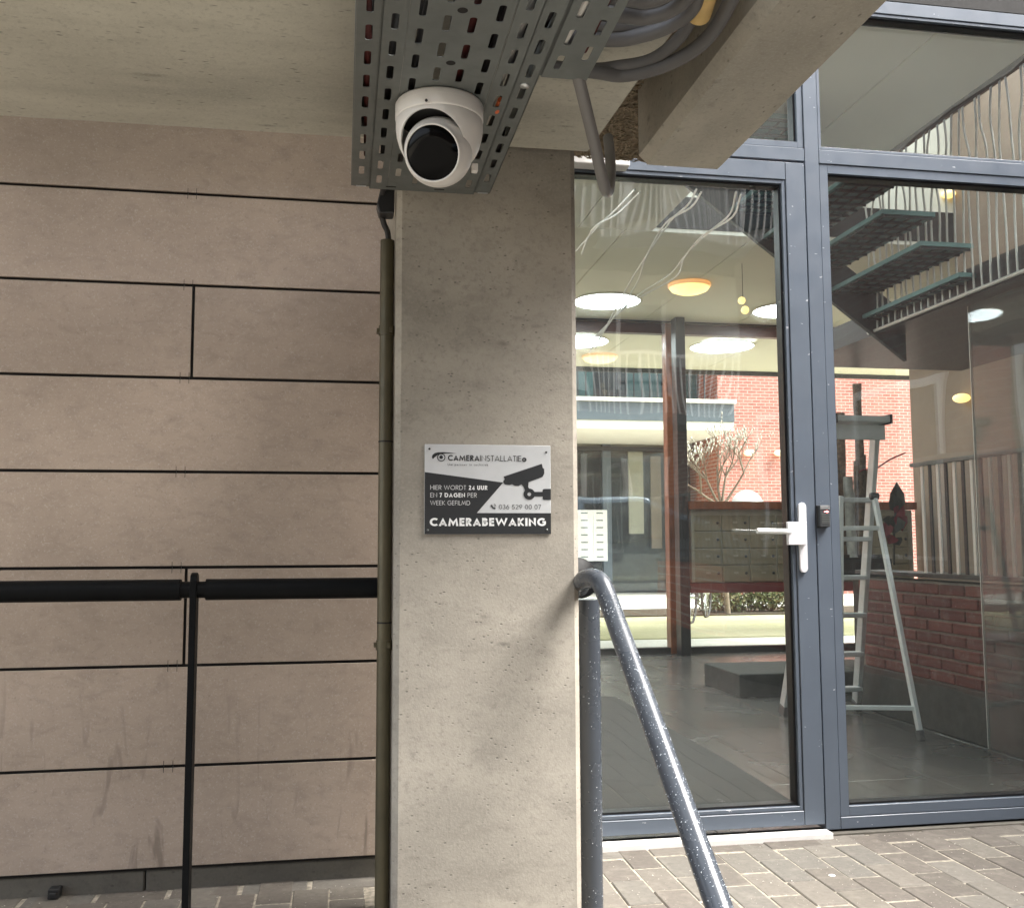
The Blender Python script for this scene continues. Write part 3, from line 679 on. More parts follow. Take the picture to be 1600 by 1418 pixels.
# --- drawn letters: centre lines with a stroke width, height 1
def arc(cx, cy, rx, ry, a0, a1, n=16): return [(cx+rx*math.cos(R(a0+(a1-a0)*i/n)), cy+ry*math.sin(R(a0+(a1-a0)*i/n))) for i in range(n+1)]
def glyph(c, s):
    h = s/2; H = 1-h
    r = .5-h
    if c == 'C': return .80, [arc(.5, .5, r, r, 47, 313)]
    if c == 'G': return .90, [arc(.5, .5, r, r, 47, 360)+[(.54, .5)]]
    if c == 'O': return 1.0, [arc(.5, .5, r, r, 0, 360, 26)]
    if c == 'Q': return 1.0, [arc(.5, .5, r, r, 0, 360, 26)]
    if c == 'D': return .80, [[(h, h), (h, H), (.32, H)]+arc(.32, .5, .48-h, r, 90, -90)[1:]+[(h-.001, h)]]
    if c == 'A': return .82, [[(h*.75, 0), (.41, 1-h*.55), (.82-h*.75, 0)], [(.18, .27), (.64, .27)]]
    if c == 'M': return 1.02, [[(h*.8, 0), (.2, 1-h*.4), (.51, .22), (.82, 1-h*.4), (1.02-h*.8, 0)]]
    if c == 'W': return 1.24, [[(h*.6, 1), (.33, h*.5), (.62, 1-h*.3), (.91, h*.5), (1.24-h*.6, 1)]]
    if c == 'N': return .76, [[(h, 0), (h, 1-h*.3), (.76-h, h*.3), (.76-h, 1)]]
    if c == 'E': return .52, [[(.52, H), (h, H), (h, h), (.52, h)], [(h, .52), (.49, .52)]]
    if c == 'F': return .50, [[(.50, H), (h, H), (h, 0)], [(h, .5), (.47, .5)]]
    if c == 'L': return .46, [[(h, 1), (h, h), (.46, h)]]
    if c == 'T': return .52, [[(0, H), (.52, H)], [(.26, H), (.26, 0)]]
    if c == 'I': return s, [[(h, 0), (h, 1)]]
    if c == 'H': return .70, [[(h, 0), (h, 1)], [(.70-h, 0), (.70-h, 1)], [(h, .52), (.7-h, .52)]]
    if c == 'K': return .66, [[(h, 0), (h, 1)], [(.64-h*.3, 1), (h*1.4, .5), (.66-h*.2, 0)]]
    if c == 'U': return .66, [[(h, 1), (h, .32)]+arc(.33, .32, .33-h, .32-h, 180, 360)[1:]+[(.66-h, 1)]]
    if c == 'P': return .56, [[(h, 0), (h, H), (.28, H)]+arc(.28, .72, .28-h, .28-h, 90, -90)[1:]+[(h, .44+h)]]
    if c == 'R': return .60, [[(h, 0), (h, H), (.28, H)]+arc(.28, .72, .30-h, .28-h, 90, -90)[1:]+[(h, .44+h)], [(.26, .46), (.60-h*.6, 0)]]
    if c == 'B': return .60, [[(h, .54), (.28, .54)]+arc(.28, .77-h*.1, .27-h, .23-h*.9, -90, 90)[1:]+[(h, H), (h, h), (.30, h)]+arc(.30, .27+h*.5, .30-h, .27-h*.5, -90, 90)[1:]]
    if c == 'S': return .54, [arc(.27, .745, .25-h*.9, .255-h, 40, 270, 14)+arc(.27, .265, .27-h, .265-h*.9, 90, -140, 16)[1:]]
    if c == 'Z': return .5, [[(0, H), (.5-h, H), (h, h), (.5, h)]]
    if c == '0': return .58, [arc(.29, .5, .29-h, r, 0, 360, 24)]
    if c == '2': return .56, [arc(.28, .73, .27-h, .27-h, 170, -30, 14)+[(h*1.2, h), (.56, h)]]
    if c == '3': return .52, [arc(.24, .75, .24-h, .25-h, 150, -80, 12)+arc(.24, .275, .28-h, .275-h, 80, -155, 14)]
    if c == '4': return .60, [[(.60, .25), (h, .25), (.42, 1), (.42, 0)]]
    if c == '5': return .54, [[(.50, H), (.16, H), (.10, .55)]+arc(.24, .32, .30-h, .32-h, 115, -150, 16)]
    if c == '6': return .58, [[(.38, 1), (h*1.5, .45)]+arc(.29, .31, .29-h, .31-h, 150, 510, 22)]
    if c == '7': return .52, [[(0, H), (.50-h*.4, H), (.16, 0)]]
    if c == '9': return .58, [arc(.29, .69, .29-h, .31-h, -30, 330, 22)+[(.20, 0)]]
    return .3, []
def ribbon(mb, pl, s, tr):
    hw = s/2; n = len(pl); P = [Vector((x, y)) for x, y in pl]; L = []; Rr = []
    closed = (P[0]-P[-1]).length < 1e-4
    for i in range(n):
        if closed: a = P[i]-P[i-1 if i else n-2]; b = P[i+1 if i < n-1 else 1]-P[i]
        else: a = P[i]-P[i-1] if i else P[1]-P[0]; b = P[i+1]-P[i] if i < n-1 else P[i]-P[i-1]
        a.normalize(); b.normalize(); na = Vector((-a.y, a.x)); nb = Vector((-b.y, b.x)); m = na+nb
        m = na if m.length < 1e-4 else m.normalized(); k = hw/max(.34, m.dot(na))
        L.append(P[i]+m*k); Rr.append(P[i]-m*k)
    for i in range(n-1): mb.add([tr(*Rr[i]), tr(*Rr[i+1]), tr(*L[i+1]), tr(*L[i])], [(0,1,2,3)])
def text(segs, x0, x1, yb, cap, k=2, gap=.16):
    """segs: (string, stroke); fitted between x0 and x1 on the sign's own scale"""
    tot = 0; items = []
    for st_, s in segs:
        for c in st_:
            w, pl = glyph(c, s); items.append((c, w, pl, s, tot)); tot += w+(gap if c != ' ' else .10)
    tot -= gap; sx = (x1-x0)/tot; mb = MB()
    for c, w, pl, s, t in items:
        for p in pl: ribbon(mb, p, s, lambda x, y: S(x0+(t+max(-.02, min(w+.02, x)))*sx, yb-max(-.01, min(1.01, y))*cap, k))
    return mb
B_, L_ = .215, .085
part('lettering', text([('CAMERA', .20), ('INSTALLATIE', .105)], 396, 1160, 325, 62, gap=.12), M['print_black'], sg)
part('lettering', text([('HIER WORDT ', L_), ('24 UUR', B_)], 218, 805, 633, 47), M['print_white'], sg)
part('lettering', text([('EN ', L_), ('7 DAGEN', B_), (' PER', L_)], 218, 694, 713, 47), M['print_white'], sg)
part('lettering', text([('WEEK GEFILMD', L_)], 218, 625, 795, 47), M['print_white'], sg)
part('lettering', text([('036 529 00 07', .10)], 925, 1365, 837, 50, gap=.14), M['print_black'], sg)
part('lettering', text([('CAMERABEWAKING', .235)], 213, 1415, 1016, 86, gap=.13), M['print_white'], sg)
fc = bpy.data.curves.new('tagline', 'FONT'); fc.body = 'Uw partner in techniek'; fc.size = 1; fo = bpy.data.objects.new('tagline', fc); COL.objects.link(fo)
fc.space_character = 1.25
bpy.context.view_layer.update(); dg = bpy.context.evaluated_depsgraph_get(); tm = bpy.data.meshes.new_from_object(fo.evaluated_get(dg))
bpy.data.objects.remove(fo); xs = [v.co.x for v in tm.vertices]; xm = max(xs)
for v in tm.vertices:
    p = S(392+(815-392)*v.co.x/xm, 376-v.co.y*34, 2); v.co = p-base_of(sg)
tm.materials.append(M['print_black']); to = bpy.data.objects.new('lettering', tm); COL.objects.link(to); to.parent = sg
# --- pictograms
cm = MB()
flat(cm, [(975,488),(1378,347),(1388,392),(1402,402),(1403,452),(1385,488),(1236,546),(1232,600),(1250,625),(1200,640),(1185,600),(1160,570),(1128,588),(1090,585),(1062,570),(1035,578),(985,572),(968,545),(976,528),(986,520)], 2)
ribbon(cm, arc(1243, 675, 40, 40, 0, 360, 28), 40, lambda x, y: S(x, y, 2.6))
flat(cm, [(1292,650),(1385,650),(1385,700),(1292,700)], 2); flat(cm, [(1384,630),(1396,618),(1471,618),(1471,736),(1396,736),(1384,724)], 2.3)
flat(cm, [(1195,600),(1232,600),(1240,640),(1205,650)], 2.8)
part('camera_pictogram', cm, M['print_black'], sg)
eye = MB()
up = [(232,285),(240,262),(262,245),(300,236),(350,234),(410,237),(490,246)]; lo = [(440,247),(380,247),(330,252),(290,266),(262,288),(246,306),(238,304)]
flat(eye, up+lo, 2); part('eyebrow_swoosh', eye, M['print_black'], sg); eye = MB(); ribbon(eye, arc(328, 290, 38, 38, 0, 360, 28), 9, lambda x, y: S(x, y, 2.3))
part('eye_ring', eye, M['print_black'], sg); part('pupil', flat(MB(), arc(327, 288, 19, 19, 0, 345, 20), 2.3), M['print_black'], sg); part('badge', flat(MB(), arc(1192, 305, 24, 24, 0, 345, 22), 2.3), M['print_black'], sg)
ph = MB(); ribbon(ph, [(850, 796), (853, 812), (864, 824), (880, 830)], 15, lambda x, y: S(x, y, 2)); ribbon(ph, [(843, 792), (852, 806)], 20, lambda x, y: S(x, y, 2.2)); ribbon(ph, [(868, 822), (888, 832)], 18, lambda x, y: S(x, y, 2.4))
for r_ in (14, 25): ribbon(ph, arc(868, 806, r_, r_, -75, 5, 8), 5, lambda x, y: S(x, y, 2))
part('phone_icon', ph, M['print_black'], sg)
dot = MB(); flat(dot, [(1183, 300), (1186, 300), (1186, 312), (1183, 312)], 3); flat(dot, [(1194, 300), (1197, 300), (1197, 312), (1194, 312)], 3)
part('badge_mark', dot, M['steel_sign'], sg)
for x, y, mt in ((207, 200, 'steel_dark'), (1426, 220, 'steel_dark'), (194, 1058, 'galv'), (1427, 1056, 'galv')):
    part('screw', MB().lathe([(0, -.0022), (.0022, -.002), (.0028, 0)], S(x, y, 1), 14, (0, -1, 0)).lathe([(.0028, 0), (.0022, .0018), (0, .0022)], S(x, y, 1), 14, (0, -1, 0)), M[mt], sg)

# ================================================================== RAILINGS
LY = 2.55
hz = onY(295, 921, LY).z
pxl = onY(299, 1100, LY).x
lr = thing('handrail', 'black tubular handrail on a flat post in front of the cladding wall', 'railing', (pxl, LY, 0))
pe = [onY(x, 921, LY).x for x in (283, 322)]
for a, b in ((-2.2, pe[0]), (pe[1], cx0+.02)):
    part('tube', MB().tube([(a, LY, hz), (b, LY, hz)], .0262, 20), M['rail_black'], lr)
part('connector', MB().tube([(pe[0]-.02, LY, hz), (pe[1]+.02, LY, hz)], .0205, 16), M['rail_black'], lr)
pt = onY(303, 894, LY).z
pp = [(0, 0)]; W2 = .024
post = [(pxl, LY-W2, -.03), (pxl, LY-W2, pt-.02), (pxl, LY-W2*.7, pt-.006), (pxl, LY, pt), (pxl, LY+W2*.7, pt-.006), (pxl, LY+W2, pt-.02), (pxl, LY+W2, -.03)]
part('post', MB().prism([Vector(p)-Vector((.008, 0, 0)) for p in post], (.016, 0, 0)), M['rail_black'], lr, .0015, 1)
part('saddle', MB().sphere((pe[1]+.012, LY-.006, hz-.014), .014, 12, 8, (1.3, .9, .8)), M['rail_black'], lr)

gp = onY(921, 1100, 2.6)
gr = thing('stair_rail', 'wet charcoal tubular handrail sloping down beside the column', 'railing', (gp.x, 2.6, 0))
ptz = onY(921, 936, 2.6).z
part('post', MB().tube([(gp.x, 2.6, -.03), (gp.x, 2.6, ptz)], .031, 28), M['rail_grey'], gr)
fd = onY(907, 904, 2.5)
part('flange', MB().lathe([(0, 0), (.052, 0), (.054, .004), (.054, .012), (.051, .016), (0, .016)], fd+Vector((0, .03, 0)), 40, (.25, -1, .25)), M['rail_black'], gr)
h0, h1 = onY(946, 925, 2.22), onY(1132, 1440, 1.60)
hd = (h1-h0).normalized()
path = [onY(906, 918, 2.50), onY(908, 912, 2.42), onY(914, 905, 2.33), onY(927, 903, 2.275), onY(939, 911, 2.235), h0+hd*.02]+[h0.lerp(h1, k/6) for k in range(1, 7)]+[h1+hd*.6]
sm = curve_pts(path, 8)
part('rail', MB().tube(sm, .0232, 28), M['rail_grey'], gr)
dm = MB()
def droplet(c, n, r):
    n = n.normalized(); t1 = n.cross(Vector((.3,.5,.8))).normalized(); t2 = n.cross(t1); vs = []
    for rr, hh in ((1, 0), (.72, .48)):
        vs += [c+(t1*math.cos(k*math.pi/3)+t2*math.sin(k*math.pi/3))*r*rr+n*r*hh for k in range(6)]
    vs.append(c+n*r*.66)
    dm.add(vs, [(k, (k+1) % 6, 6+(k+1) % 6, 6+k) for k in range(6)]+[(6+k, 6+(k+1) % 6, 12) for k in range(6)], True)
for k in range(1000):
    t = random.random(); c = (h0-hd*.02).lerp(h1, t); a = random.gauss(0, 1.15)
    side = hd.cross(Vector((0,0,1))).normalized(); upv = side.cross(hd).normalized()
    n = upv*math.cos(a)+side*math.sin(a)*(-1 if side.y > 0 else 1)
    droplet(c+n*.0230, n, random.choice((.0005, .0006, .0007, .0009, .0013)))
for k in range(110):
    z = random.uniform(.05, ptz-.02); a = random.gauss(-.9, .7); n = Vector((math.cos(a), math.sin(a), 0))
    droplet(Vector((gp.x, 2.6, z))+n*.0308, n, random.choice((.0007, .001, .0014)))
part('raindrop', dm, M['drop'], gr, kind='stuff')

# ================================================================== GLAZED ENTRANCE FRONT
F0, F1 = DF, DF+.07
ff = thing('facade_frame', 'blue grey metal window front with tall glass panes beside the door', 'window front', (1.7, DF, 0))
mz = 3.05
part('mullion', MB().box(1.664, 1.719, F0, F1, .012, mz), M['frame'], ff, .0015, 1)
part('mullion', MB().box(3.3, 3.36, F0, F1, .012, mz), M['frame'], ff, .0015, 1)
part('mullion', MB().box(.54, .60, F0, F1, .012, mz), M['frame'], ff, .0015, 1)
part('transom', MB().box(1.7205, 3.2985, F0, F1, 2.395, 2.447), M['frame'], ff, .0015, 1)
part('transom', MB().box(.6015, 1.6625, F0, F1, 2.399, 2.447), M['frame'], ff, .0015, 1)
part('head_rail', MB().box(.6015, 1.6625, F0, F1, 3.0, mz), M['frame'], ff, .0015, 1)
part('head_rail', MB().box(1.7205, 3.2985, F0, F1, 3.0, mz), M['frame'], ff, .0015, 1)
part('sill', MB().box(1.7205, 3.2985, F0, F1, .012, .052), M['frame'], ff, .0015, 1)
def pane_unit(x0, x1, z0, z1, par, bead=.018, yo=.0):
    """glazing beads, gasket and a double pane in an opening"""
    a = .0012
    fr = MB()
    fr.box(x0+a, x0+bead, F0+.004+yo, F0+.03+yo, z0+a, z1-a).box(x1-bead, x1-a, F0+.004+yo, F0+.03+yo, z0+a, z1-a)
    fr.box(x0+bead, x1-bead, F0+.004+yo, F0+.03+yo, z0+a, z0+bead).box(x0+bead, x1-bead, F0+.004+yo, F0+.03+yo, z1-bead, z1-a)
    part('glazing_bead', fr, M['frame'], par, .001, 1)
    g = .008; q = MB()
    for (u0, u1, w0, w1) in ((x0+bead, x0+bead+g, z0+bead, z1-bead), (x1-bead-g, x1-bead, z0+bead, z1-bead), (x0+bead+g, x1-bead-g, z0+bead, z0+bead+g), (x0+bead+g, x1-bead-g, z1-bead-g, z1-bead)):
        q.box(u0, u1, F0+.018+yo, F0+.062+yo, w0, w1)
    part('gasket', q, M['gasket'], par)
    part('pane', MB().box(x0+bead+g*.5, x1-bead-g*.5, F0+.036+yo, F0+.052+yo, z0+bead+g*.5, z1-bead-g*.5), M['glass'], par)
pane_unit(1.7205, 3.2985, .053, 2.394, ff, .034)
pane_unit(1.7205, 3.2985, 2.448, 2.999, ff, .012)
pane_unit(.6015, 1.6625, 2.448, 2.999, ff, .024)
dl = thing('glass_door', 'blue grey framed glass door with white lever plate, ajar to nothing, closed', 'door', (1.658, DF, 0))
dl['label'] = 'closed glass door in a blue grey metal frame left of the tall pane'
dx0, dx1 = .607, 1.657
dy = -.006
def dbox(*a): return part(a[0], MB().box(a[1], a[2], F0+dy, F1-.004, a[3], a[4]), M['frame'], dl, .0015, 1)
dbox('stile', dx0, dx0+.08, .034, 2.388); dbox('stile', 1.5835, dx1, .034, 2.388)
dbox('top_rail', dx0+.0815, 1.582, 2.322, 2.388); dbox('bottom_rail', dx0+.0815, 1.582, .034, .082)
pane_unit(dx0+.0815, 1.582, .083, 2.321, dl, .014, dy)
tag(part('threshold', MB().box(.6, 1.662, 3.195, 3.245, -.02, .018), M['white_trim'], None, .003, 1), 'white stone threshold under the glass door', 'threshold')
# lock plate with lever
h1p = onY(1252, 785, 3.236); h2p = onY(1257, 894, 3.236)
hx = (h1p.x+h2p.x)/2
pl = MB(); zt, zb = h1p.z, h2p.z; w = .0145; yy = 3.232
out = [(hx-w, zb+w)]+[(hx+w*math.cos(R(a)), zb+w+w*math.sin(R(a))) for a in range(200, 341, 20)]+[(hx+w, zb+w), (hx+w, zt-w)]+[(hx+w*math.cos(R(a)), zt-w+w*math.sin(R(a))) for a in range(20, 161, 20)]+[(hx-w, zt-w)]
pl.prism([(x, yy, z) for x, z in out], (0, .011, 0))
hp = part('lock_plate', pl, M['door_white'], dl, .0015, 1)
sq0, sq1 = onY(1230, 815, 3.22), onY(1260, 851, 3.22)
part('lock_case', MB().box(sq0.x, sq1.x, 3.215, 3.231, sq1.z, sq0.z), M['door_white'], hp, .002, 1)
l0, l1 = onY(1228, 830, 3.19), onY(1183, 829, 3.185)
part('lever', MB().tube([l0, l1], .0095, 16).tube([l0+Vector((-.003, 0, 0)), l0+Vector((.03, .03, 0))], .008, 12), M['alu_bright'], hp)
cl0, cl1 = onY(893, 241, 3.19), onY(984, 262, 3.19)
part('door_closer', MB().box(cl0.x-.12, cl1.x, 3.185, 3.243, cl1.z+.004, cl0.z+.012), M['white_trim'], dl, .004, 2)
k0, k1 = onY(1279, 789, 3.235), onY(1296, 823, 3.235)
cr_ = thing('card_reader', 'small dark card reader with a red light on the mullion', 'card reader', (k0.x, 3.235, k1.z))
part('housing', MB().box(k0.x, k1.x, 3.226, 3.25, k1.z, k0.z), M['reader'], cr_, .003, 2)
part('base_plate', MB().box(k0.x-.003, k1.x-.002, 3.243, 3.2495, k1.z-.003, k0.z), M['black'], cr_, .001, 1)
part('top_band', MB().box(k0.x+.002, k1.x-.001, 3.2245, 3.226, k0.z-.014, k0.z-.003), M['alu'], cr_)
rb = MB()
for i in range(6): z = k1.z+.014+i*.0062; rb.box(k0.x+.006, k1.x-.004, 3.2245, 3.2262, z, z+.003)
part('rib', rb, M['galv'], cr_)
zc_ = k0.z-.023; xa = (k0.x+k1.x)/2
part('light', MB().prism([(xa-.004, 3.2255, zc_-.0012), (xa+.006, 3.2255, zc_-.0012), (xa+.006, 3.2255, zc_-.0045), (xa+.014, 3.2255, zc_), (xa+.006, 3.2255, zc_+.0045), (xa+.006, 3.2255, zc_+.0012), (xa-.004, 3.2255, zc_+.0012)], (0, -.001, 0)), M['led_red'], cr_)

# ================================================================== HALL BEHIND THE GLASS
hc = struct('hall_ceiling', MB().box(-.5, 2.85, 3.33, 5.0, ZC+.03, ZC+.25).box(-.5, 2.02, 5.0, 6.11, ZC+.03, ZC+.25).box(-.5, 5.6, 6.11, 11.06, ZC+.03, ZC+.25)
            .box(2.85, 5.6, 3.33, 6.11, 4.6, 4.8).box(2.02, 2.85, 4.99, 6.11, 4.6, 4.8), M['gap'])
def ceil_panels(x0, x1, y0, y1, wx, wy):
    nx, ny = max(1, round((x1-x0)/wx)), max(1, round((y1-y0)/wy)); g = .003
    for i in range(nx):
        for j in range(ny):
            a, b = x0+(x1-x0)*i/nx, x0+(x1-x0)*(i+1)/nx; c, d = y0+(y1-y0)*j/ny, y0+(y1-y0)*(j+1)/ny
            part('panel', MB().box(a+g, b-g, c+g, d-g, ZC, ZC+.025), M['ceiling'], hc, .0015, 1)
ceil_panels(.0, 2.85, 3.34, 5.0, .48, 1.66); ceil_panels(0, 2.02, 5.0, 6.11, .5, 1.11); ceil_panels(0, 5.5, 6.11, 8.64, .92, 2.5)
ceil_panels(0, 8.5, 8.78, 11.05, 1.4, 2.3)
part('edge_strip', MB().box(2.852, 2.872, 3.34, 4.98, ZC-.02, ZC+.1), M['steel_dark'], hc)
part('edge_strip', MB().box(0, 8.6, 11.06, 11.10, ZC-.05, ZC+.3), M['steel_dark'], hc)
part('stairwell_lining', MB().box(2.0, 5.6, 6.115, 6.16, ZC+.005, 4.6), M['ceiling'], hc)
part('stairwell_lining', MB().box(1.99, 2.018, 5.0, 6.11, ZC+.005, 4.6), M['ceiling'], hc)
for n_, a_, lb in (('hall_wall', (-.55, -.5, 3.33, 8.85, 0, 4.8), 'plain left wall of the entrance hall'), ):
    tag(part(n_, MB().box(*a_), M['ceiling']), lb, 'wall')
tag(part('hall_wall', MB().box(5.42, 5.6, 3.33, 8.6, 0, 4.8), M['brown_wall']), 'brown plastered right wall of the entrance hall behind the brick parapet', 'wall')
tag(part('upper_wall', MB().box(4.25, 5.41, 3.4, 6.1, 2.335, 4.58), M['brown_wall']), 'brown wall behind the gallery railing, upstairs in the hall', 'wall')
tag(part('upper_beam', MB().box(3.12, 3.4, 3.36, 6.1, 3.42, 3.62), M['brown_wall']), 'brown beam under the upper hall roof, right of the white ceiling', 'beam')
wf = thing('hall_window', 'white framed window high in the brown upper hall wall', 'window', (4.24, 3.9, 2.7))
for y0, y1, z0, z1 in ((3.45, 3.52, 2.75, 3.95), (4.2, 4.27, 2.75, 3.95), (3.525, 4.195, 3.88, 3.95), (3.525, 4.195, 2.75, 2.82)):
    part('frame', MB().box(4.19, 4.249, y0, y1, z0, z1), M['beige_edge'], wf, .003, 1)
part('pane', MB().box(4.215, 4.225, 3.52, 4.2, 2.82, 3.88), M['glass_far'], wf)
# glass screen along the parapet, its edge highlight painted as a pale strip
gs = thing('glass_screen', 'dusty grey glass screen with a bright edge, standing before the brick parapet', 'glass screen', (3.11, 3.9, 0))
part('sheet', MB().box(3.104, 3.114, 3.36, 4.386, .004, 2.186), M['glass_screen'], gs)
part('edge', MB().box(3.103, 3.115, 4.3865, 4.3905, .004, 2.186), M['pale_metal'], gs)
# brick parapet and bar railing added indoors to stand for their faint reflection
ip = thing('brick_parapet', 'low red brick parapet on a dark plinth, under a slatted railing, right of the stepladder', 'parapet', (3.2, 5.0, 0))
part('plinth', MB().box(3.133, 3.33, 3.36, 5.62, 0, .262), M['render'], ip, .004, 1)
part('mortar_bed', MB().box(3.145, 3.32, 3.365, 5.605, .262, .79), M['mortar'], ip)
bq = mesh_of('brick', MB().box(-.05, .05, -.105, .105, -.0262, .0262), Vector((0,0,0)), .004, 1); bq.materials.append(M['brick_one'])
for r_ in range(8):
    y = 3.362+.105+(.11 if r_ % 2 else 0)
    if r_ % 2:
        o = bpy.data.objects.new('brick', bq); COL.objects.link(o); o.parent = ip; o.scale.y = .48
        o.location = Vector((3.185, 3.362+.052, .293+.0655*r_))-base_of(ip)
    while y < 5.6:
        o = bpy.data.objects.new('brick', bq); COL.objects.link(o); o.parent = ip
        o.location = Vector((3.185+random.uniform(-.003, .002), min(y, 5.505), .293+.0655*r_))-base_of(ip); o.rotation_euler = (0, 0, random.choice((0, math.pi))); y += .2205
part('coping', MB().box(3.12, 3.33, 3.36, 5.62, .812, .835), M['steel_dark'], ip, .003, 1)
for k in range(22): part('bar', MB().box(3.145, 3.153, 3.40+k*.072-.011, 3.40+k*.072+.011, .836, 1.42), M['pale_metal'] if k % 2 else M['steel_dark'], ip)
part('rail', MB().box(3.13, 3.17, 3.36, 5.0, 1.42, 1.44), M['galv'], ip)
# gallery
ga = thing('gallery', 'upper gallery in the hall with thin bent pale railing bars', 'gallery', (3.0, 4.3, 2.19))
part('floor_slab', MB().box(3.0, 4.24, 3.4, 6.1, 2.19, 2.33), M['steel_dark'], ga)
GXr = 2.985
for z in (2.205, 3.16): part('rail', MB().tube([(GXr, 3.4, z), (GXr, 5.13, z)], .010, 8), M['pale_metal'], ga)
yk = 3.42
while yk < 5.12:
    pts = [(GXr, yk, 2.2)]; y = yk
    for z in (2.45, 2.7, 2.86, 3.0, 3.16): y = yk+random.uniform(-.014, .014)*(2 if z > 2.8 else 1); pts.append((GXr, y, z))
    part('bar', MB().tube(curve_pts(pts, 3), .0055, 6), M['pale_metal'], ga); yk += .062
# stair from the gallery up through the ceiling opening
sa, sb = onY(1085, 300, 5.07), onY(1410, 560, 5.07)
sl = (sb.z-sa.z)/(sb.x-sa.x)
stt = thing('staircase', 'dark steel open staircase with grating treads seen through the glass', 'staircase', (sb.x, 4.6, sb.z))
xa_, xb_ = sa.x-.12, sb.x+.02
zf = lambda x: sa.z+sl*(x-sa.x)
for y, hs in ((5.06, .28),):
    part('stringer', MB().prism([(xa_, y, zf(xa_)), (xb_, y, zf(xb_)), (xb_, y, zf(xb_)+hs), (xa_, y, zf(xa_)+hs)], (0, .03, 0)), M['stair'], stt)
nt = 7
for i in range(nt):
    x = xb_-.05-(xb_-xa_)*(i+.4)/nt; z = zf(x)+.14
    part('tread', MB().box(x-.14, x+.14, 4.165, 5.055, z, z+.022), M['grating'], stt)
    gb = MB()
    for k in range(11): gb.box(x-.128, x+.128, 4.17+k*.085, 4.178+k*.085, z-.014, z-.001)
    for k in range(4): gb.box(x-.12+k*.07, x-.112+k*.07, 4.17, 5.05, z-.008, z-.002)
    part('grating_bar', gb, M['stair'], stt, kind='stuff')
# round skylights and warm lamps
def disc_light(px_, py_, label, r, cat='skylight', z=ZC, grp='round lit skylights in the white ceiling'):
    p = onZ(px_, py_, z); t = thing('skylight', label, cat, (p.x, p.y, z), grp)
    part('rim', MB().lathe([(r+.02, 0), (r+.02, -.012), (r, -.012), (r, 0)], (p.x, p.y, z), 40), M['ceiling'], t)
    part('diffuser', MB().lathe([(0, -.004), (r, -.004)], (p.x, p.y, z), 40), M['skylight'], t)
    return p
disc_light(948, 470, 'round skylight in the hall ceiling, left of the warm lamp', .285)
disc_light(1228, 484, 'round skylight in the hall ceiling, right of the warm lamp', .285)
disc_light(1128, 541, 'round skylight under the outer canopy, above the red brick corner', .33)
disc_light(900, 533, 'round skylight under the outer canopy, cut by the concrete column', .33)
disc_light(1366, 549, 'round skylight under the outer canopy, above the ladder', .33)
for sx__, sy__, lb_ in ((3.6, 4.2, 'round skylight in the upper roof over the gallery, near the window front'), (3.6, 5.4, 'round skylight in the upper roof over the gallery, near the stairwell'), (2.4, 5.55, 'round skylight at the top of the stairwell')):  # the two gallery discs are unseen, added to light the void
    t = thing('skylight', lb_, 'skylight', (sx__, sy__, 4.6), 'round lit skylights in the white ceiling')
    part('diffuser', MB().lathe([(0, -.004), (.3, -.004)], (sx__, sy__, 4.6), 40), M['skylight'], t)
for sx__, sy__, lb_ in ((.55, 8.0, 'round skylight hidden behind the column, far row'), (.55, 6.2, 'round skylight hidden behind the column, middle row'), (.55, 4.4, 'round skylight hidden behind the column, near row')):  # unseen discs added so that floor bounce brightens the ceiling
    t = thing('skylight', lb_, 'skylight', (sx__, sy__, ZC), 'round lit skylights in the white ceiling')
    part('diffuser', MB().lathe([(0, -.004), (.29, -.004)], (sx__, sy__, ZC), 40), M['skylight'], t)
def warm(px_, py_, label, r, z=ZC):
    p = onZ(px_, py_, z); t = thing('ceiling_lamp', label, 'lamp', (p.x, p.y, z), 'warm ceiling lamps')
    part('lamp_rim', MB().lathe([(0, 0), (r*1.02, 0), (r*1.05, -.018), (r*.98, -.03)], (p.x, p.y, z), 36), M['lamp_rim'], t)
    part('lamp_glass', MB().lathe([(r*.97, -.03), (r*.88, -.052), (r*.6, -.072), (0, -.084)], (p.x, p.y, z), 36), M['lamp_warm'], t)
warm(1077, 444, 'warm glowing round lamp on the hall ceiling', .165)
warm(937, 556, 'yellow lamp under the outer canopy, left of the brown post', .19)
def wall_lamp(c, label, n=(-1,0,0), r=.06, grp='shell shaped wall lamps'):
    t = thing('wall_lamp', label, 'lamp', tuple(c), grp); n = Vector(n)
    part('lamp_shell', MB().sphere(Vector(c)+n*r*.8, r, 14, 8, (1, 1, .55)), M['lamp_warm'], t)
    part('bracket', MB().bar(Vector(c)-n*.0, Vector(c)+n*r*.8, .012, .012), M['steel_dark'], t)
wall_lamp(onX(1490, 304, 4.24), 'small warm lamp on the brown wall behind the gallery bars', r=.05)
wall_lamp(onX(1512, 622, 5.41), 'small yellow lamp on the brown hall wall above the slatted railing', r=.075)
pd = onZ(1161, 478, 2.75);  # reflected lamp dots, modelled as two glowing bulbs on a cord
pt_ = thing('pendant_lamp', 'pair of tiny warm bulbs hanging below the hall ceiling', 'lamp', (pd.x, pd.y, ZC))
part('cord', MB().tube([(pd.x, pd.y, ZC), (pd.x, pd.y, pd.z+.03)], .002, 6), M['black'], pt_)
part('bulb', MB().sphere((pd.x-.01, pd.y, pd.z+.04), .028, 12, 8), M['lamp_warm'], pt_); part('bulb', MB().sphere((pd.x+.015, pd.y, pd.z-.03), .03, 12, 8), M['lamp_warm'], pt_)
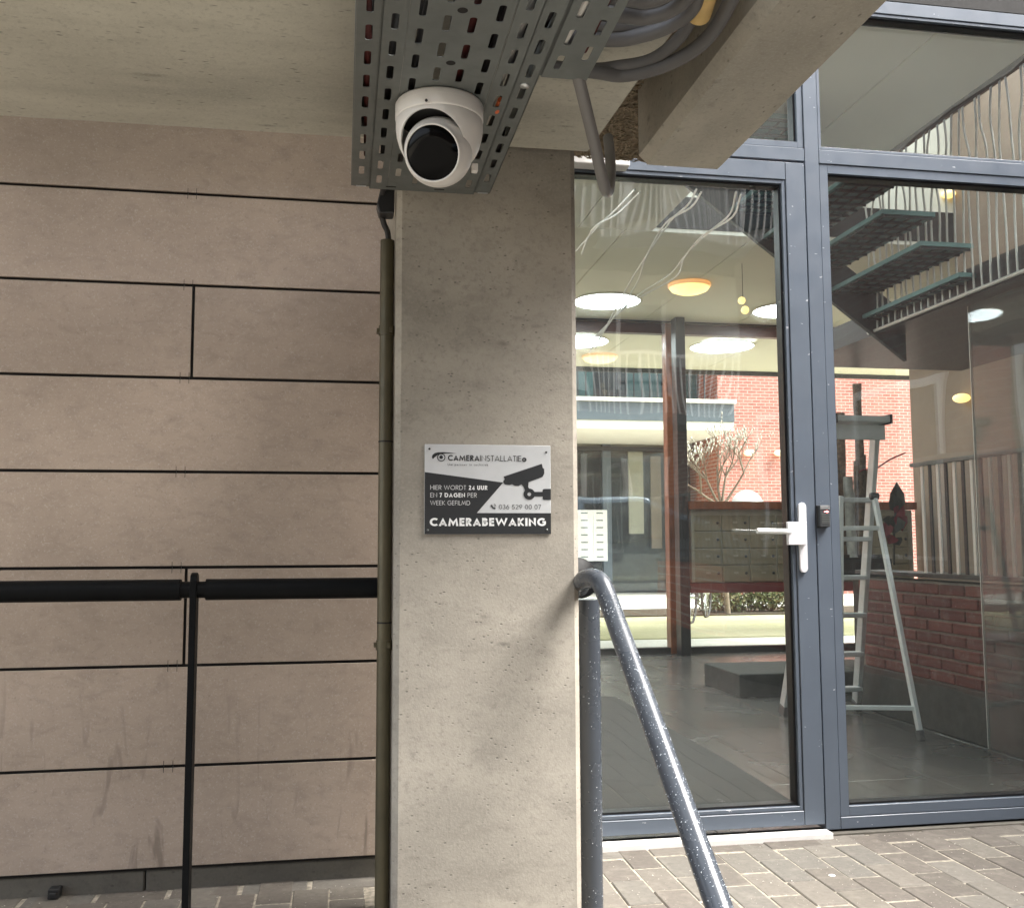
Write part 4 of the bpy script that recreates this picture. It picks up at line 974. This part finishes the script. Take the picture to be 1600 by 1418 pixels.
for i, pts in enumerate(([(1088, 296), (1075, 320), (1048, 345), (1010, 400), (985, 440), (950, 505), (930, 545)], [(1150, 300), (1140, 335), (1105, 365), (1070, 400), (1045, 430), (985, 470), (930, 530)],
                         [(992, 296), (960, 330), (940, 348), (918, 372), (900, 392)])):
    for d in (0, 9):  # thin tubes stand in for wavy reflections in the door glass
        p3 = [onY(x+d*math.sin(k*1.7+1), y+d*.5, 4.3+.45*k) for k, (x, y) in enumerate(pts)]
        cable(p3, .0055, M['pale_metal'], ('thin pale wire strung from the stair down across the hall', 'thin pale wire sagging in front of the warm ceiling lamp', 'short thin pale wire near the top of the glass door')[i]+(', upper of a pair' if d == 0 else ', lower of a pair'), 'wire', 'pale wires strung across the hall', 'wire', 6, 5)
# far glazing of the hall
FY = 8.7
gz = thing('glazed_partition', 'brown wooden glazed front at the back of the hall', 'window front', (3.0, FY, 0))
zh = onY(1000, 505, FY).z
wx0, wx1 = onY(1040, 700, FY).x, onY(1053, 700, FY).x
part('head_rail', MB().box(-.4, wx0-.002, FY-.04, FY+.04, zh-.10, zh-.005), M['wood_dark'], gz); part('head_rail', MB().box(wx1+.002, 5.4, FY-.04, FY+.04, zh-.10, zh-.005), M['wood_dark'], gz)
part('post', MB().box(wx0, wx1, FY-.06, FY+.06, .0, zh-.005), M['wood'], gz, .004, 1)
part('post', MB().box(.9, .98, FY-.06, FY+.06, 0, zh-.005), M['wood'], gz)
part('sill', MB().box(-.4, wx0-.002, FY-.05, FY+.04, .0, .055), M['black'], gz); part('sill', MB().box(wx1+.002, 5.33, FY-.05, FY+.04, .0, .055), M['black'], gz)
for a, b in ((.985, wx0-.003), (wx1+.003, 5.335)):
    part('pane', MB().box(a, b, FY-.005, FY+.005, .056, zh-.101), M['glass_far'], gz)
sx_ = onY(1056, 700, FY-.2).x, onY(1071, 700, FY-.2).x
tag(part('steel_column', MB().box(sx_[0], sx_[1], FY-.25, FY-.12, 0, ZC-.002), M['steel_dark'], None, .004, 1), 'slim dark steel column in front of the brown wooden post', 'column')
# beige letterbox bank
mx0, mx1 = onY(1081, 830, 8.45).x, 5.3
mt_, mb_ = onY(1080, 796, 8.45).z, onY(1150, 906, 8.45).z
lbk = thing('letterbox_bank', 'bank of beige letterboxes in front of the glazed rear wall', 'letterboxes', ((mx0+mx1)/2, 8.45, mb_))
part('cabinet', MB().box(mx0, mx1, 8.46, 8.62, mb_-.02, mt_), M['beige_edge'], lbk, .003, 1)
cw = onY(1125, 830, 8.45).x-onY(1081.5, 830, 8.45).x; rh = (mt_-.03-mb_)/4.0
c = 0; dmesh = lmesh = tmesh = None
while mx0+.02+cw*(c+1) < mx1:
    for r_ in range(4):
        x = mx0+.02+cw*c; z = mt_-.045-rh*(r_+1)
        if dmesh is None:
            d0 = part('letterbox_door', MB().box(x+.004, x+cw-.012, 8.447, 8.459, z+.005, z+rh-.005), M['beige'], lbk, .002, 1)
            l_ = part('lock', MB().lathe([(0, -.006), (.011, -.006), (.013, 0)], (x+cw-.04, 8.447, z+rh*.52), 12, (0, 1, 0)), M['steel_dark'], d0)
            t_ = part('name_plate', MB().box(x+cw*.40, x+cw*.56, 8.443, 8.4465, z+rh*.48, z+rh*.60), M['beige_edge'], d0); dmesh = (d0, l_, t_, x, z)
        else:
            off = (x-dmesh[3], 0, z-dmesh[4]); d = dup(dmesh[0], lbk, off); dup(dmesh[1], d); dup(dmesh[2], d)
    c += 1
tag(part('wooden_shelf', MB().box(mx0-.03, 5.33, 8.42, 8.64, mt_+.005, mt_+.075), M['wood']), 'brown wooden capping rail on top of the beige letterboxes', 'shelf')
tag(part('red_rail', MB().box(sx_[1]+.01, 5.33, 8.45, 8.6, mb_-.11, mb_-.024), mat_plain('red_rail', (.16, .03, .03), .5)), 'dark red rail below the beige letterboxes', 'rail')

# aluminium stepladder
ld = thing('stepladder', 'open aluminium stepladder standing behind the tall right pane', 'stepladder', (2.72, 5.0, 0))
T0, T1 = onY(1294, 655, 5.0), onY(1374, 655, 5.0); tz = T0.z
fA, fB = Vector((2.555, 5.47, 0)), Vector((3.055, 5.54, 0))
part('top_plate', MB().box(T0.x-.01, T1.x+.01, 4.90, 5.09, tz-.022, tz+.012), M['ladder'], ld, .004, 1)
part('top_board', MB().box(T0.x+.0, T1.x-.0, 4.945, 4.965, tz-.115, tz-.033), M['ladder'], ld, .003, 1)
for s in (T0.x-.012, T1.x+.005): part('end_cap', MB().box(s, s+.014, 4.895, 5.095, tz-.03, tz+.022), M['black'], ld, .002, 1)
rails = []
for top, ft, o in ((Vector((T0.x+.012, 5.02, tz-.03)), fA, 1), (Vector((T1.x-.012, 5.02, tz-.03)), fB, -1)):
    part('rail', MB().bar(ft+Vector((0,0,.03)), top, .028, .062, (0, 1, .2)), M['ladder'], ld, .003, 1)
    part('foot', MB().bar(ft, ft+(top-ft)*.035, .036, .07, (0, 1, .2)), M['cable_grey'], ld, .003, 1); rails.append((ft, top))
for zst in (.14, .35, .58, .80, 1.02, 1.24):
    a, b = [f.lerp(t, zst/t.z) for f, t in rails]
    part('step', MB().box(a.x+.01, b.x-.01, (a.y+b.y)/2-.045, (a.y+b.y)/2+.035, zst-.012, zst+.014), M['ladder'], ld, .003, 1)
bA, bB = onZ(1313, 1150, .012), onZ(1439, 1152, .012)
tA, tB = onY(1297, 775, 4.93), onY(1366, 775, 4.93)
tA.x = T0.x+.02
for a, b in ((bA, tA), (bB, tB)):  # legs and braces take a paler colour to look sunlit
    part('support_leg', MB().bar(a+(b-a)*.025, b, .026, .026), M['alu_bright'], ld, .003, 1)
    part('foot', MB().bar(a-(b-a)*.01, a+(b-a)*.03, .031, .031), M['cable_grey'], ld, .002, 1)
for f in (.115, .86):
    part('brace', MB().bar(bA.lerp(tA, f), bB.lerp(tB, f), .018, .024), M['alu_bright'], ld, .003, 1)
part('hinge', MB().lathe([(0, -.02), (.02, -.02), (.02, .02), (0, .02)], tB, 14, (1, 0, 0)), M['steel_dark'], ld)
# low kerb, trough and logs
tag(part('low_kerb', MB().box(2.56, 5.4, 6.12, 6.75, 0, .15), M['render'], None, .006, 1), 'low dark kerb on the hall floor behind the stepladder', 'kerb')
tg = thing('planter', 'dark trough holding upright logs behind the stepladder', 'planter', (3.4, 6.4, .16))
pz = onY(1370, 873, 6.3).z; pzb = onY(1370, 905, 6.3).z
part('trough', MB().box(3.24, 3.78, 6.3, 6.7, pzb, pz).box(3.26, 3.76, 6.32, 6.68, pz, pz+.004), M['steel_dark'], tg, .003, 1)
for x in (3.27, 3.68): part('leg', MB().box(x, x+.06, 6.34, 6.66, .16, pzb-.001), M['render'], tg)
part('soil', MB().box(3.265, 3.755, 6.325, 6.675, pz+.005, pz+.03), M['soil'], tg)
def log(px_, ytop, wpx, mt, label, Y=6.45, lean=0, rough=.12):
    top = onY(px_, ytop, Y); r = wpx/1527*Y/2/1.0; base = Vector((top.x-lean, Y+random.uniform(-.03,.03), pz+.01)); n = 10; mb = MB()
    pts = [base.lerp(top, k/8)+Vector((random.uniform(-1,1)*r*.15, random.uniform(-1,1)*r*.15, 0)) for k in range(9)]
    b = MB().tube(pts, [r*random.uniform(1-rough, 1+rough) for _ in pts], n); 
    for i, v in enumerate(b.v): b.v[i] = v+Vector((random.uniform(-1,1), random.uniform(-1,1), 0))*r*rough
    t = tag(part('log', b, M[mt]), label, 'log', 'upright logs in the planter'); return t
log(1339, 600, 14, 'bark', 'tallest upright brown log in the planter, rising above the ladder top', 6.5)
log(1294, 602, 12, 'bark', 'tall dark log half hidden by the window mullion', 6.42)
log(1313, 645, 15, 'bark', 'thick knotty log standing between the ladder rails', 6.55, .03)
log(1349, 710, 8, 'bark', 'short thin log right of the tallest one', 6.5)
log(1304, 705, 12, 'bark', 'short dark log beside the mullion, lower than its neighbours', 6.38, -.04)
log(1325, 745, 17, 'birch', 'pale grey birch log standing in front of the dark logs', 6.36)
log(1338, 720, 9, 'bark', 'slim dark log just right of the pale birch log', 6.4, .02)
log(1356, 735, 7, 'bark', 'thin dark stick at the right end of the planter', 6.44, .02)
log(1303, 760, 9, 'bark', 'stubby dark log at the left end, in front of the others', 6.34)
pn = thing('pot_plant', 'plant with pointed dark and red leaves on the planter end', 'plant', (3.7, 6.45, pz+.03))
def leaf_mesh(mb, base, tip, w):
    d = tip-base; s = d.cross(Vector((0.3,1,0.1))).normalized()*w; up_ = d.cross(s).normalized()*w*.4
    mb.add([base, base+d*.3+s*.8+up_, base+d*.6+s*.7+up_*.8, tip, base+d*.6-s*.7+up_*.8, base+d*.3-s*.8+up_, base+d*.5], [(0,1,6),(1,2,6),(2,3,6),(3,4,6),(4,5,6),(5,0,6)])
pc = onY(1396, 860, 6.45)
part('stem', MB().tube([pc+Vector((0,0,-.1)), onY(1397, 815, 6.45), onY(1400, 790, 6.45)], .008, 8), M['leaf_dark'], pn)
for a, b, w_, mt in (((1400, 800), (1401, 752), .035, 'leaf_dark'), ((1402, 800), (1392, 770), .03, 'leaf_dark'), ((1398, 805), (1412, 790), .03, 'leaf_red'), ((1400, 805), (1396, 835), .04, 'leaf_dark'),
                     ((1404, 800), (1410, 830), .03, 'leaf_red'), ((1385, 815), (1382, 840), .03, 'leaf_red'), ((1392, 812), (1378, 812), .02, 'leaf_dark'), ((1394, 835), (1388, 850), .03, 'leaf_red'), ((1398, 840), (1406, 852), .025, 'leaf_dark')):
    mb = MB(); leaf_mesh(mb, onY(*a, 6.45), onY(*b, 6.43), w_*2); part('leaf', mb, M[mt], pn)
tg0 = onY(1366, 733, 6.5); tg1 = onY(1415, 707, 6.45)
cable([onY(1330, 760, 6.45), onY(1345, 735, 6.45), onY(1366, 733, 6.5), onY(1390, 718, 6.5), tg1], .006, M['leaf_red'], 'thin reddish twig reaching right from the logs', 'twig', None, 'twig', 6, 4)

# ================================================================== COURTYARD BEHIND THE HALL
def leaf_cloud(mb, c, rad, n, size):
    for _ in range(n):
        while True:
            p = Vector((random.uniform(-1,1), random.uniform(-1,1), random.uniform(-1,1)))
            if p.length < 1: break
        p = Vector((p.x*rad[0], p.y*rad[1], p.z*rad[2]))+Vector(c)
        if p.z < .01: continue
        a = Vector((random.uniform(-1,1), random.uniform(-1,1), random.uniform(-1,1))).normalized()*size*random.uniform(.6, 1.3)
        b = a.cross(Vector((random.uniform(-1,1), random.uniform(-1,1), random.uniform(-1,1)))).normalized()*size*.5
        mb.add([p-a, p+b, p+a, p-b], [(0,1,2,3)])
hd_lab = ['loose green hedge shrub beside the bicycle on the lawn edge', 'brown flecked bushy shrub in the middle of the hedge', 'yellow green shrub at the right end of the hedge']
for i, (px_, w_, h_) in enumerate(((1128, .32, .24), (1170, .5, .22), (1222, .5, .23))):
    c = onY(px_, 940, 13.3); t = thing('hedge_shrub', hd_lab[i], 'shrub', (c.x, 13.3, 0), 'low shrubs along the lawn')
    for k in range(6):
        mb = MB(); leaf_cloud(mb, (c.x+random.uniform(-w_, w_)*.7, 13.3+random.uniform(-.12,.12), .2+random.uniform(-.04,.08)), (w_*.55, .2, h_*.9), 170, .034); part('foliage', mb, M['hedge'], t)
    st_ = MB()
    for k in range(9): x = c.x+random.uniform(-w_, w_)*.7; st_.tube([(x, 13.3, 0), (x+random.uniform(-.05,.05), 13.3+random.uniform(-.05,.05), .3)], .008, 5)
    part('stem', st_, M['twig'], t)
# bicycle
bx = onY(1102, 942, 12.6); bk_ = thing('bicycle', 'parked dark bicycle at the lawn edge beyond the letterboxes', 'bicycle', (bx.x, 12.6, .01))
def wheel(c, r):
    w_ = part('wheel', MB().tube([c+Vector((r*math.cos(k*math.pi/14), .12*r*math.cos(k*math.pi/14), r*math.sin(k*math.pi/14))) for k in range(29)], .017, 8, False), M['black'], bk_)
    sp_ = MB()
    for k in range(14): a = k*math.pi/7; sp_.tube([c, c+Vector((r*math.cos(a), .12*r*math.cos(a), r*math.sin(a)))], .0025, 4)
    part('spoke', sp_, M['alu'], w_); part('hub', MB().lathe([(0, -.04), (.025, -.04), (.025, .04), (0, .04)], c, 10, (0, 1, 0)), M['alu'], w_)
cw1, cw0 = Vector((bx.x+.05, 12.6, .34)), Vector((bx.x-.98, 12.48, .34)); wheel(cw1, .33); wheel(cw0, .33)
hd_ = cw1+Vector((-.16, -.02, .52)); bb = cw0+Vector((.42, .05, -.04)); st0 = cw0+Vector((.27, .03, .48))
for a, b in ((cw1, hd_), (hd_, bb), (bb, st0), (st0, cw0), (bb, cw0), (hd_+Vector((.02,0,-.08)), st0)): part('frame_tube', MB().tube([a, b], .016, 8), M['steel_dark'], bk_)
part('handlebar', MB().tube(curve_pts([hd_+Vector((-.12, -.26, .16)), hd_+Vector((.02, -.12, .14)), hd_+Vector((0, 0, .1)), hd_+Vector((.02, .12, .14)), hd_+Vector((-.12, .26, .16))], 4), .012, 8), M['alu'], bk_)
part('saddle', MB().sphere(st0+Vector((-.02, 0, .12)), .12, 12, 8, (1, .55, .3)), M['black'], bk_); part('seat_post', MB().tube([st0, st0+Vector((-.015, 0, .1))], .012, 8), M['alu'], bk_)
bk_.rotation_euler.z = R(52)
part('mudguard', MB().tube([cw1+Vector((.36*math.cos(R(a)), 0, .36*math.sin(R(a)))) for a in range(20, 175, 12)], .02, 6), M['white_trim'], bk_)
# bare tree with pale buds
tb = onY(1127, 792, 13.0)
tre = thing('bare_tree', 'small bare branching tree with pale buds before the brick building', 'tree', (tb.x, 13.0, 0))
tw = MB(); bd = MB()
def branch(p, d, L, r, depth):
    pts = [p]; q = p.copy(); dd = d.copy()
    for k in range(4):
        dd = (dd+Vector((random.uniform(-.16,.16), random.uniform(-.16,.16), random.uniform(-.04,.12)))).normalized(); q = q+dd*L/4; pts.append(q.copy())
    tw.tube(pts, [r*(1-.45*k/4) for k in range(5)], 5 if depth > 1 else 7)
    if depth >= 4:
        for k in (2, 3, 4): bd.sphere(pts[k]+Vector((random.uniform(-.015,.015), 0, .012)), random.uniform(.008, .017), 5, 4, (.7, .7, 1.5))
        return
    for k in range(3 if depth else 4):
        i = random.choice((2, 3, 4)); a = random.uniform(0, 2*math.pi); o = Vector((math.cos(a), math.sin(a)*.6, random.uniform(.1, .7))).normalized()
        branch(pts[i], (dd*.75+o*.75).normalized(), L*random.uniform(.55, .78), r*.56, depth+1)
trunk = MB().tube([(tb.x+.06, 13, 0), (tb.x+.02, 13, .7), (tb.x, 13, tb.z+.05)], [.045, .036, .03], 8)
part('trunk', trunk, M['twig'], tre)
for d in ((-.5, 0, .8), (.62, .1, .75), (-.12, .2, 1), (-.75, -.1, .35), (.25, -.2, .9)):
    branch(Vector((tb.x, 13, tb.z)), Vector(d).normalized(), .58, .021, 1)
cr1 = part('crown', tw, M['twig'], tre); part('bud', bd, M['bud'], cr1, kind='stuff')
gp_ = onY(1167, 782, 14.0); gl = thing('garden_lamp', 'round white globe lamp showing above the letterboxes', 'lamp', (gp_.x, 14, 0))
part('globe', MB().sphere((gp_.x, 14, gp_.z-.08), .24, 24, 14), M['white'], gl); part('post', MB().tube([(gp_.x, 14, 0), (gp_.x, 14, gp_.z-.3)], .04, 10), M['steel_dark'], gl)

# red brick house across the courtyard
BY = 18.0
k0_ = onY(1122, 620, BY)
ho = thing('brick_house', 'red brick house across the courtyard with blue grey canopy and balcony', 'house', (k0_.x+2, BY, 0))
part('front_wall', MB().box(k0_.x, 17, BY, 24, 0, 9), M['brick_far'], ho)
part('side_wall', MB().box(k0_.x-.012, k0_.x-.002, BY, 19.3, 0, 9), M['brick_side'], ho)
RY = 19.3
part('recess_wall', MB().box(-4, k0_.x-.02, RY+.3, 24, 0, 9), M['dark_win'], ho)
part('end_wall', MB().box(-8, 2.2, BY-.4, 24, 0, 9), M['brick_far'], ho)
c0, c1_ = onY(1147, 631, 16.6), onY(1147, 659, 16.6)
cn = part('canopy', MB().box(1.5, c0.x, 16.6, RY+.2, c1_.z, c0.z), M['canopy'], ho)
part('canopy_edge', MB().box(1.5, c0.x+.03, 16.55, 16.63, c0.z+.001, c0.z+.07), M['ceiling'], cn)
part('canopy_soffit', MB().box(1.5, c0.x, 16.62, RY+.2, c1_.z-.16, c1_.z-.002), M['ceiling'], cn)
def R3(x, y, Y=19.25): return onY(x, y, Y)
zt1, zt2, zb1 = R3(950, 676).z, R3(950, 700).z, .0
for x in (948, 1060): 
    a = R3(x, 800).x; part('post', MB().box(a-.09, a+.09, 19.2, 19.32, 0, zt1+.2), M['canopy'], ho)
xl, xr = 2.2, k0_.x-.05
part('transom', MB().box(xl, xr, 19.17, 19.31, zt2-.06, zt2+.03), M['steel_dark'], ho)
part('fascia_glass', MB().box(xl, xr, 19.34, 19.36, zt2+.04, zt1+.3), M['ceiling'], ho)
for a, b, mt in ((948, 1040, 'glass_far'), (890, 940, 'glass_far'), (1075, 1118, 'glass_far')):
    p0, p1 = R3(a, 720), R3(b, 720); part('window', MB().box(p0.x, p1.x, 19.24, 19.26, .05, zt2-.07), M[mt], ho)
wz = R3(900, 797).z, R3(900, 876).z
for a, b, z0_, z1_, mt in ((985, 1008, 1.2, 2.9, 'beige_edge'), (1020, 1036, .9, 2.8, 'brown_wall'), (1100, 1110, .6, 2.8, 'steel_dark')):
    part('curtain', MB().box(R3(a, 720).x, R3(b, 720).x, 19.4, 19.45, z0_, z1_), M[mt], ho)
# white letterboxes behind the far glass
wl = thing('letterboxes', 'bank of small white letterboxes in the far house entrance', 'letterboxes', (R3(920, 840).x, 19.1, wz[1]))
wa, wb = R3(872, 840).x, R3(944, 840).x
part('cabinet', MB().box(wa, wb, 19.0, 19.12, wz[1], wz[0]), M['white_trim'], wl)
nr = 7
for cI in range(3):
    for r_ in range(nr):
        x0_, x1_ = wa+(wb-wa)*cI/3+.03, wa+(wb-wa)*(cI+1)/3-.03; z0_ = wz[1]+(wz[0]-wz[1])*r_/nr+.025; z1_ = z0_+(wz[0]-wz[1])/nr-.05
        f_ = part('flap', MB().box(x0_, x1_, 18.985, 18.998, z0_, z1_), M['white'], wl); part('slot', MB().box(x0_+.06, x1_-.06, 18.98, 18.984, z1_-.05, z1_-.025), M['galv'], f_)
# balcony above the canopy
bz0, bz1 = R3(950, 626, 17.0).z, R3(950, 578, 17.0).z
bl_ = part('balcony', MB().box(2.0, c0.x-.4, 16.95, 17.0, bz0-.02, bz0+.05).box(2.0, c0.x-.4, 16.95, 17.0, bz1+.12, bz1+.18), M['canopy'], ho)
bm_ = MB(); x = 2.05
while x < c0.x-.4: bm_.box(x, x+.022, 16.965, 16.99, bz0+.05, bz1+.12); x += .15
part('balcony_bar', bm_, M['steel_dark'], bl_, kind='stuff')
for a, b in ((905, 935), (985, 1040)):
    part('window', MB().box(R3(a, 600).x, R3(b, 600).x, 19.55, 19.59, bz0+.2, bz1+1.2), M['teal'], ho)
part('window_band', MB().box(R3(990, 600).x, R3(1075, 600).x, 18.9, 18.95, R3(1000, 588).z, R3(1000, 583).z), M['grating'], ho)
part('window', MB().box(R3(1066, 600).x, R3(1083, 600).x, 19.0, 19.05, bz0+.1, bz1+1.0), M['teal'], ho)
for px_, lb in ((1168, 'small warm lamp on the far brick wall, left of its pair'), (1215, 'small warm lamp on the far brick wall, right of its pair')):
    c = onY(px_, 708, BY-.01); wall_lamp(c, lb, (0, -1, 0), .11)  # lamp reflections in the glass, modelled as glowing spots on the brick

# ================================================================== WINGS OF THE YARD BEHIND THE CAMERA (mirrored in the glass)
WX = 3.0
wg = thing('brick_wing', 'red brick gallery wing mirrored in the tall pane', 'wing', (WX, 0, 0))
wya, wyb = -4.5, 2.55
part('plinth', MB().box(WX, WX+.3, wya, wyb, -.05, .26), M['render'], wg, .004, 1)
part('mortar_bed', MB().box(WX+.012, WX+.29, wya, wyb, .26, .80), M['mortar'], wg)
bme = mesh_of('brick', MB().box(-.05, .05, -.105, .105, -.0255, .0255), Vector((0,0,0)), .004, 1); bme.materials.append(M['brick_one'])
course, L = .0635, .221
for r_ in range(8):
    y = wyb-.105-(.11 if r_ % 2 else 0); n = 0
    while y > -.95 and n < 34:
        o = bpy.data.objects.new('brick', bme); COL.objects.link(o); o.parent = wg
        o.location = Vector((WX+.05+random.uniform(-.002, .002), y, .293+course*r_))-base_of(wg); o.rotation_euler = (0, 0, random.choice((0, math.pi))); y -= L; n += 1
part('brick_course', MB().box(WX, WX+.011, wya, -.96, .262, .80), M['brick_side'], wg)
part('coping', MB().box(WX-.02, WX+.3, wya, wyb, .801, .825), M['steel_dark'], wg)
for z in (.90, 1.43): part('rail', MB().box(WX+.02, WX+.045, wya, wyb, z-.012, z+.012), M['steel_dark'] if z < 1 else M['galv'], wg)
y = wyb-.03; k = 0
while y > -3.0:
    part('bar', MB().box(WX+.028, WX+.036, y-.016, y+.016, .826, 1.42), M['steel_dark'] if k % 3 else M['galv'], wg); y -= .092; k += 1
part('back_wall', MB().box(4.7, 5.0, wya, 3.2, 0, 4.4), mat_brick('dark_brick_wing', 'YZ', (.11, .05, .038), (.085, .038, .03), (.14, .12, .10)), wg)
for y0, y1 in ((.6, 1.5), (-1.6, -.4), (-3.6, -2.6)):
    f_ = part('window', MB().box(4.66, 4.69, y0, y1, .9, 2.3), M['dark_win'], wg)
    part('window_frame', MB().box(4.64, 4.658, y0-.07, y0, .83, 2.37).box(4.64, 4.658, y1, y1+.07, .83, 2.37).box(4.64, 4.658, y0, y1, 2.3, 2.37).box(4.64, 4.658, y0, y1, .83, .9), M['white_trim'], f_)
OB = -9.5
ob = thing('apartment_block', 'tall brick apartment block mirrored in the upper panes', 'building', (0, OB, 0))
part('wall', MB().box(-9, 14, OB-6, OB, 0, 4.2), mat_brick('brown_brick_yard', 'XZ', (.20, .10, .07), (.15, .075, .055), (.3, .27, .24)), ob)
part('upper_wall', MB().box(-9, 14, OB-6, OB-.02, 4.205, 11.4), mat_plain('pale_plaster', (.44, .42, .375), .85, 0, .06, 1.5), ob)  # pale upper storeys added to bounce light and mirror as grey
for fl in range(3):
    for x in range(-8, 14, 3):
        f_ = part('window', MB().box(x, x+1.5, OB+.001, OB+.03, .9+fl*2.8, 2.4+fl*2.8), M['dark_win'], ob)
        part('window_frame', MB().box(x-.08, x, OB+.001, OB+.05, .82+fl*2.8, 2.48+fl*2.8).box(x+1.5, x+1.58, OB+.001, OB+.05, .82+fl*2.8, 2.48+fl*2.8).box(x+.7, x+.78, OB+.031, OB+.05, .9+fl*2.8, 2.4+fl*2.8), M['white_trim'], f_)
    if fl:
        z = .3+fl*2.8; g_ = part('gallery_floor', MB().box(-9, 14, OB+.06, OB+1.2, z-.2, z), M['render'], ob)
        gb = MB()
        for k in range(190): gb.box(-9+k*.12, -8.975+k*.12, OB+1.17, OB+1.195, z, z+1.0)
        gb.box(-9, 14, OB+1.16, OB+1.2, z+1.0, z+1.05)
        part('railing_bar', gb, M['pale_metal'], g_, kind='stuff')
# parked car behind the camera
pc_ = thing('parked_car', 'pale blue parked car mirrored in the lower part of the door glass', 'car', (2.0, -4.0, 0))
def P(x, z, y): return (x, y, z)
CXo, CYo = .2, -3.4
side = [(0, .35), (.02, .62), (.25, .80), (1.05, .92), (1.6, 1.36), (2.0, 1.46), (2.75, 1.44), (3.4, 1.2), (3.85, .98), (4.0, .9), (4.08, .6), (4.05, .35)]
def shell(inset, zmax=9):
    return [(CXo+x, z) for x, z in side if z <= zmax]
mb = MB(); n = len(side)
half = lambda z: .86 if z < .95 else .86-.24*(z-.95)/.5
vs = [(CXo+x, CYo+half(z), z) for x, z in side]+[(CXo+x, CYo-half(z), z) for x, z in side]
mb.add(vs, [tuple(range(n)), tuple(reversed(range(n, 2*n)))]+[(i, (i+1) % n, n+(i+1) % n, n+i) for i in range(n)])
part('body', mb, mat_plain('car_paint', (.33, .42, .50), .18, .3, .03), pc_, .03, 2)
for s in (1, -1):
    a = [(1.16, .97), (1.62, 1.31), (2.02, 1.40), (2.1, .99)]; b = [(2.17, .99), (2.1, 1.40), (2.72, 1.38), (3.3, 1.16), (3.42, 1.02)]
    for q in (a, b):
        part('side_window', MB().prism([(CXo+x, CYo+s*(half(z)+.004), z) for x, z in q], (0, s*.006, 0)), M['dark_win'], pc_)
    for x in (.78, 3.3):
        c = Vector((CXo+x, CYo+s*.80, .31)); w_ = part('wheel', MB().lathe([(0, -.1), (.29, -.1), (.31, -.07), (.31, .07), (.29, .1), (0, .1)], c, 28, (0, 1, 0)), M['black'], pc_)
        part('rim', MB().lathe([(0, .112*s), (.17, .106*s), (.2, .1*s)], c, 20, (0, 1, 0)), M['alu'], w_)
    part('headlight', MB().sphere((CXo+.06, CYo+s*.6, .68), .1, 12, 8, (.6, 1.3, .6)), M['alu_bright'], pc_)
    part('mirror', MB().sphere((CXo+1.3, CYo+s*.95, 1.0), .09, 12, 8, (.6, 1, .7)), M['steel_dark'], pc_)
